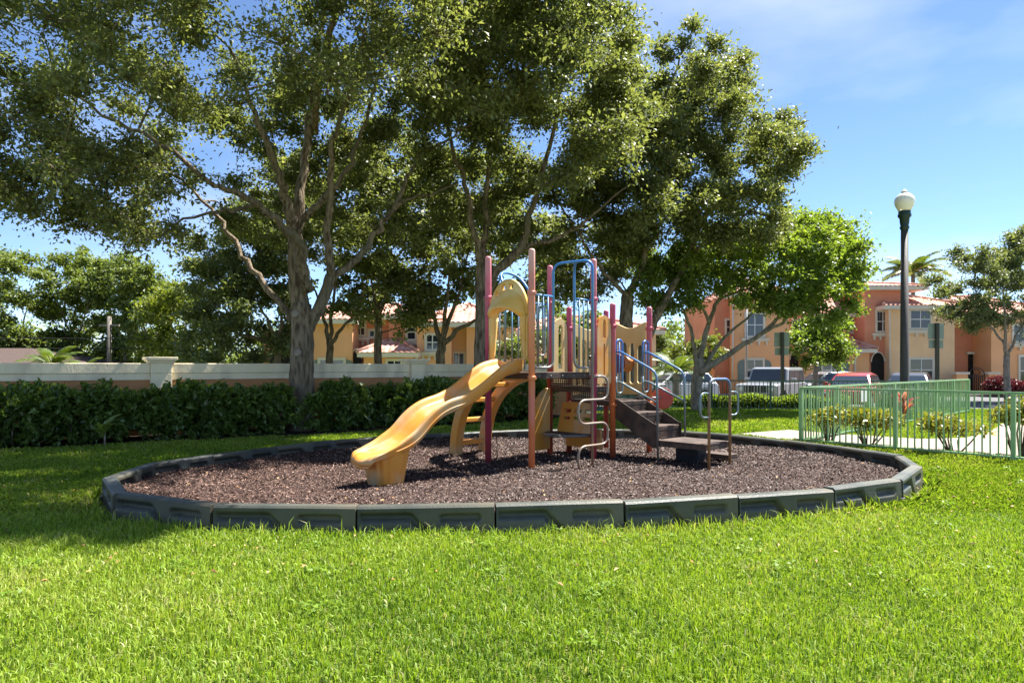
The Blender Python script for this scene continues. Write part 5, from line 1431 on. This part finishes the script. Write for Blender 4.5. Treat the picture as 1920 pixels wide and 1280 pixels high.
# ================================================================== hedge and shrubs
def leaf_cloud(name, label, loc, pts, out, L, W, lm, cat, rv=None, group=None, stems=None, part='foliage', tint=(2.2, 2.8)):
    root = empty(name, loc); tag(root, label, cat, group)
    n = len(pts); B = np.array(loc)
    me = leaf_mesh(part, pts - B, out + RNG.normal(0, .6, (n, 3)), RNG.normal(0, .55, (n, 3)) + out * .5 + np.array([0, 0, .7]), RNG.uniform(.7, 1.25, n) * L, RNG.uniform(.8, 1.2, n) * W, lm, RNG.beta(*tint, n) if rv is None else rv)
    f = link(part, me, root); f['kind'] = 'stuff'
    if stems:
        mb = MB()
        for s in stems: mb.tube([np.array(q) - B for q in s], [.016, .012, .007][:len(s)] if len(s) == 3 else .012, 5)
        tag(mb.build('stem', M['bark'], root), kind='stuff')
    return root
ptsH, outH = [], []
for k in range(920):
    sc_ = RNG.uniform(-6.6, 9.5); th = RNG.uniform(-.2, math.pi * .9)
    lump = 1 + .10 * math.sin(sc_ * 2.3) + .07 * math.sin(sc_ * 5.1 + 1.3) + RNG.normal(0, .09)
    sq = lambda c: math.copysign(abs(c) ** .6, c)
    oc = .98 + .42 * lump * sq(math.cos(th)); zc_ = max(.10, .46 + .40 * lump * sq(math.sin(th)))
    if k % 2 == 0: oc, zc_ = .98 + RNG.uniform(-.1, .46), RNG.uniform(.08, .60)
    rr = RNG.uniform(.13, .30); m_ = int(1500 * rr ** 2) + 30
    c = np.array(wpt(sc_, oc, zc_)); o = np.array([WN.x * math.cos(th), WN.y * math.cos(th), math.sin(th)])
    tw = unit(RNG.normal(0, 1, (6, 3)) + o * .9); ki = RNG.integers(0, 6, m_); u = RNG.random(m_) ** .6
    q = c + tw[ki] * (rr * u)[:, None] + RNG.normal(0, .035, (m_, 3))
    q[:, 2] = np.maximum(q[:, 2], .03); ptsH.append(q); outH.append(tw[ki] * .8 + o * .3)
ptsH, outH = np.concatenate(ptsH), np.concatenate(outH)
print('hedge leaves', len(ptsH))
tx, ty_ = at(567, 815, TY).x, TY
ok = np.hypot(ptsH[:, 0] - tx, ptsH[:, 1] - ty_) > .40
ok &= ~((np.hypot(ptsH[:, 0] - tx, (ptsH[:, 1] - ty_)) < .55) & (ptsH[:, 1] < ty_))
ptsH, outH = ptsH[ok], outH[ok]
stemsH = []
for k in range(70):
    s = random.uniform(-6.4, 9.3); o_ = random.uniform(.75, 1.35); a = wpt(s, o_, 0)
    stemsH.append([a, a + Vector((random.uniform(-.15, .15), random.uniform(-.15, .15), .35)), a + Vector((random.uniform(-.3, .3), random.uniform(-.3, .3), .8))])
leaf_cloud('hedge', 'long dark green clipped hedge along the boundary wall', tuple(wpt(1.5, .98)), ptsH, outH, .126, .058, M['hedge'], 'hedge', stems=stemsH)

# hedge behind the far fence
nh2 = 16000
xx = RNG.uniform(5.6, 11.2, nh2); th = RNG.uniform(0, math.pi, nh2); dep = 1 - RNG.random(nh2) ** 1.6 * .6
pts2 = np.stack([xx, 24.1 - .185 * (xx - 5) + .42 * np.cos(th) * dep, .10 + (.48 + .06 * np.sin(xx * 4)) * np.abs(np.sin(th)) ** .6 * dep - .12], 1)
leaf_cloud('hedge', 'low green hedge behind the far fence in front of the silver off-roader', (8, 23.6, -.1), pts2, np.stack([0 * th, np.cos(th), np.sin(th)], 1), .12, .06, M['mahogany'], 'hedge')

# crotons along the near fence
def croton(label, x, y, w, h, n):
    stems = []; P = []; O = []
    for k in range(9):
        a = RNG.uniform(0, 2 * np.pi); rr = RNG.uniform(.2, 1) * w; e = np.array([x + math.cos(a) * rr, y + math.sin(a) * rr * .7, h * RNG.uniform(.72, 1.0)])
        b = np.array([x + math.cos(a) * .08, y + math.sin(a) * .08, 0]); stems.append([b, b + (e - b) * .5 + RNG.normal(0, .03, 3), e])
        m_ = n // 9; q = e + unit(RNG.normal(0, 1, (m_, 3))) * (RNG.random(m_) ** .5 * .20)[:, None] * (1.2, 1.2, .8); P.append(q); O.append(unit(q - e + np.array([0, 0, .05])))
    leaf_cloud('croton_shrub', label, (x, y, 0), np.concatenate(P), np.concatenate(O), .10, .038, M['croton'], 'shrub', stems=stems, group='yellow crotons behind the near fence')
croton('wide yellow-leaved croton behind the fence next to the corner path', 6.38, 12.25, .52, .62, 1500); croton('leggy yellow croton in the middle of the near fence', 7.35, 11.35, .55, .58, 900)
croton('tall yellow croton at the right picture edge behind the fence', 8.0, 10.75, .36, .85, 1300); croton('yellow croton left of the corner bush behind the fence', 5.95, 12.85, .3, .6, 600)
tp = empty('ti_plant', (9.3, 16.2, 0)); tag(tp, 'red and pink cordyline plant inside the fenced corner', 'plant')
def strap_leaf(l, w):
    V = []; Fc = []
    for k in range(6):
        t = k / 5; x = l * t * .8; z = l * (.75 * t - .45 * t * t); ww = w * math.sin(math.pi * (t * .85 + .12)); V += [(x, -ww, z + .01), (x, ww, z + .01)]
    for k in range(5): Fc.append((2 * k, 2 * k + 1, 2 * k + 3, 2 * k + 2))
    return np.array(V), Fc
V_, F_ = strap_leaf(.55, .045); tim = [np_mesh('leaf', V_, F_, M['ti'], np.full(5, v)) for v in (.2, .45, .7, .95)]
mb = MB(); mb.tube([(0, 0, -.1), (.02, 0, .3), (0, .02, .55)], .02, 6); mb.build('stem', M['bark2'], tp)
for k in range(18):
    link('leaf', tim[k % 4], tp, loc=(0, 0, .25 + .3 * k / 18), rot=(0, -random.uniform(.1, .9), k * 2.4))
# broad-leaf plant and fan palm leaf in the hedge
V_, F_ = strap_leaf(.42, .09); blm = np_mesh('leaf', V_, F_, M['hedge'], np.full(5, .95))
for (x, y, Y), lab in (((196, 795, 12.0), 'broad-leaved plant growing out of the hedge at left'),):
    p = at(x, y, Y); bp_ = empty('broadleaf_plant', (p.x, Y, 0)); tag(bp_, lab, 'plant')
    mb = MB(); mb.tube([(0, 0, 0), (0, .02, p.z)], .014, 6); mb.build('stem', M['bark2'], bp_)
    for k in range(9): link('leaf', blm, bp_, loc=(0, 0, p.z * (.5 + .5 * k / 8)), rot=(0, random.uniform(-.5, .3), -2.6 + k * .5))
p = at(97, 745, 12.9); fp = empty('fan_palm', (p.x, 12.9, 0)); tag(fp, 'small fan palm with pleated leaf rising above the hedge at left', 'palm')
mb = MB(); mb.tube([(0, 0, 0), (0, 0, .8), (.02, 0, p.z)], .012, 6); mb.build('stalk', M['palm'], fp)
for tilt, sc_, ry in ((.35, 1.0, .5), (-.9, .8, -.6)):
    V = [(0, 0, 0)]; Fc = []
    for k in range(15):
        a = -1.0 + 2.0 * k / 14; V.append((.33 * math.sin(a), .03 * (-1) ** k, .33 * math.cos(a)))
    Fc = [(0, k + 1, k + 2) for k in range(14)]
    f = link('fan_leaf', np_mesh('fan_leaf', np.array(V), Fc, M['hedge'], np.full(14, .9)), fp, loc=(.02, 0, p.z - .05)); f.rotation_euler = (0, tilt, .2); f.scale = (sc_,) * 3
# purple shrubs by the gate and spiky plants by the houses
for (x, y, Y, w, h, n, lm, lab) in ((1875, 725, 42.3, 1.0, 1.15, 2600, 'purple_shrub', 'dark purple shrub beside the right gate pier'), (1905, 730, 41.5, .8, .9, 1600, 'purple_shrub', 'lower dark purple shrub at the street tree foot'),
                                    (1612, 700, 44.2, .5, .55, 700, 'broad', 'potted shrub beside the curved downspout'), (1770, 728, 43.0, .45, .9, 700, 'purple_shrub', 'spiky reddish plant left of the iron gate'),
                                    (1452, 715, 43.6, .5, 1.5, 700, 'ti', 'red spiky plant between window and arched porch')):
    b = at(x, y, Y); q = unit(RNG.normal(0, 1, (n, 3))) * (RNG.random(n) ** .4)[:, None] * (w, w * .8, h * .55) + np.array([b.x, Y, -.35 + h * .55])
    leaf_cloud('shrub', lab, (b.x, Y, -.4), q, unit(q - np.array([b.x, Y, -.3])), .16, .07, M[lm], 'shrub', stems=[[(b.x, Y, -.42), (b.x, Y, .0), (b.x, Y, h * .5)]])

# far tree line closing the horizon
nd = 26000
seg_ = RNG.random(nd); xd = np.where(seg_ < .7, RNG.uniform(-62, -12, nd), RNG.uniform(4, 26, nd)); yd = 62 + RNG.normal(0, 2.5, nd)
hd_ = 4.2 + 1.3 * np.sin(xd * .55) + .8 * np.sin(xd * 1.7 + 1) + .5 * np.sin(xd * 4.1)
ptd = np.stack([xd, yd, -.5 + hd_ * RNG.random(nd) ** .8], 1)
me_ = leaf_mesh('distant_trees', ptd, RNG.normal(0, 1, (nd, 3)), RNG.normal(0, .5, (nd, 3)) + np.array([0, -.3, .8]), RNG.uniform(.35, .6, nd), RNG.uniform(.2, .34, nd), M['broad'], RNG.beta(2, 3, nd))
tag(link('distant_trees', me_), 'far line of green trees closing the horizon', 'trees', kind='stuff')
# low broad-leaved weeds in the lawn
wc = np.stack([RNG.uniform(-6, 8, 130), RNG.uniform(3.4, 11, 130)], 1)
wc = wc[~in_poly(wc[:, 0], wc[:, 1], RING)]; wk = RNG.integers(0, len(wc), 2600)
wp = wc[wk] + RNG.normal(0, .055, (2600, 2))
kk = ~in_poly(wp[:, 0], wp[:, 1], RING); wp = wp[kk]; nw = len(wp); a_ = RNG.uniform(0, 6.28, nw)
me_ = leaf_mesh('lawn_weeds', np.stack([wp[:, 0], wp[:, 1], ground_h(wp[:, 0], wp[:, 1]) + RNG.uniform(.03, .085, nw)], 1), np.stack([np.cos(a_), np.sin(a_), RNG.normal(.2, .3, nw)], 1), np.stack([RNG.normal(0, .4, nw), RNG.normal(0, .4, nw), np.ones(nw)], 1), RNG.uniform(.02, .045, nw), RNG.uniform(.014, .028, nw), M['grass'], RNG.uniform(0, .3, nw))
tag(link('lawn_weeds', me_), 'low broad-leaved weeds dotted through the lawn', 'weeds', kind='stuff')

# ================================================================== grass
def blades(xy, Lb, Wb, lean=.42):
    n = len(xy); z = ground_h(xy[:, 0], xy[:, 1]); a = RNG.uniform(0, 2 * np.pi, n)
    side = np.stack([np.cos(a), np.sin(a), np.zeros(n)], 1)
    b = RNG.uniform(0, 2 * np.pi, n); ln = np.abs(RNG.normal(lean, .28, n))
    ld = np.stack([np.cos(b), np.sin(b), np.zeros(n)], 1)
    base = np.column_stack([xy, z - .004]); up_ = np.array([0, 0, 1.0])
    mid = base + (up_ * .62 + ld * (ln * .28)[:, None]) * Lb[:, None]
    tip = base + (up_ * np.clip(1 - .38 * ln, .35, 1)[:, None] + ld * (ln * .95)[:, None]) * Lb[:, None]
    return base, side * Wb[:, None] * .5, mid, tip
V_all, F_all, R_all, off_ = [], [], [], 0
gd = lambda x, y: .5 + .5 * np.sin(x * .8 + 1.3 * np.sin(y * .5)) * np.cos(y * .9 + .6 * np.sin(x * .7))
patch = lambda x, y: .5 + .5 * np.sin(x * 2.9 + 2 * np.sin(y * 1.7)) * np.sin(y * 2.3 + 1.5 * np.sin(x * 1.1))
def sow(y0, y1, dens, L0, L1, W0_, fine):
    global off_
    m = .12
    wfun = lambda y: .79 * y + .5
    n = int(dens * (y1 - y0) * 2 * wfun((y0 + y1) / 2))
    y = RNG.uniform(y0, y1, n); x = RNG.uniform(-1, 1, n) * wfun(y1)
    k = np.abs(x) < wfun(y); x, y = x[k], y[k]
    k = ~in_poly(x, y, RING) & ~in_poly(x, y, PATH)
    # stay on the lawn side of the wall bed
    s = (x - W0.x) * WU.x + (y - W0.y) * WU.y; o = (x - W0.x) * WN.x + (y - W0.y) * WN.y
    k &= ~in_poly(x, y, BEDPOLY) & ((o > 1.6) | (s > 12.2)) & (y < 23.3)
    x, y = x[k], y[k]; n = len(x)
    pa = patch(x, y)
    L_ = RNG.uniform(L0, L1, n) * (.8 + .4 * pa); W_ = RNG.uniform(.75, 1.3, n) * W0_
    # longer unmown tufts against the border
    dmin = np.full(n, 9.0)
    for i in range(nR):
        a, b = rc[i], rc[(i + 1) % nR]; ab = b - a; t = np.clip(((x - a[0]) * ab[0] + (y - a[1]) * ab[1]) / (ab @ ab), 0, 1)
        dmin = np.minimum(dmin, np.hypot(x - a[0] - ab[0] * t, y - a[1] - ab[1] * t))
    L_ *= 1 + 2.0 * np.exp(-(dmin / .15) ** 2) * RNG.random(n) ** 2.2
    keep = dmin > .075
    x, y, L_, W_, pa = x[keep], y[keep], L_[keep], W_[keep], pa[keep]; n = len(x)
    base, sd, mid, tip = blades(np.column_stack([x, y]), L_, W_)
    spot = np.clip(np.sin(x * 1.9 + 3 * np.sin(y * 1.3 + .4)) * np.sin(y * 2.1 + 2 * np.sin(x * 1.6)) - .72, 0, 1) * 2.2
    rv = np.clip(.08 + .36 * gd(x, y) + .30 * pa + RNG.normal(0, .17, n), 0, .93); dead = RNG.random(n) < .035 + .35 * spot; rv[dead] = RNG.uniform(.9, 1, dead.sum())
    if fine:
        V = np.stack([base - sd * .8, base + sd * .8, mid + sd, mid - sd, tip], 1).reshape(-1, 3); i0 = np.arange(n)[:, None] * 5 + off_
        Fc = np.concatenate([i0 + [0, 1, 2], i0 + [0, 2, 3], i0 + [3, 2, 4]], 1).reshape(-1, 3); R_all.append(np.repeat(rv, 3)); off_ += n * 5
    else:
        V = np.stack([base, mid + sd, tip, mid - sd], 1).reshape(-1, 3); i0 = np.arange(n)[:, None] * 4 + off_
        Fc = np.concatenate([i0 + [0, 1, 2], i0 + [0, 2, 3]], 1).reshape(-1, 3); R_all.append(np.repeat(rv, 2)); off_ += n * 4
    V_all.append(V); F_all.append(Fc)
sow(2.7, 4.6, 7200, .035, .085, .0070, True)
sow(4.6, 6.6, 5200, .04, .085, .0085, True)
sow(6.6, 10, 2600, .045, .085, .011, False)
sow(10, 15, 1250, .055, .10, .015, False)
sow(15, 23.3, 420, .06, .11, .024, False)
gm = np_mesh('grass', np.concatenate(V_all), np.concatenate(F_all), M['grass'], np.concatenate(R_all))
tag(link('grass', gm), 'short bright green lawn grass around the play bed', 'grass', kind='stuff')
print('grass tris', len(gm.polygons))
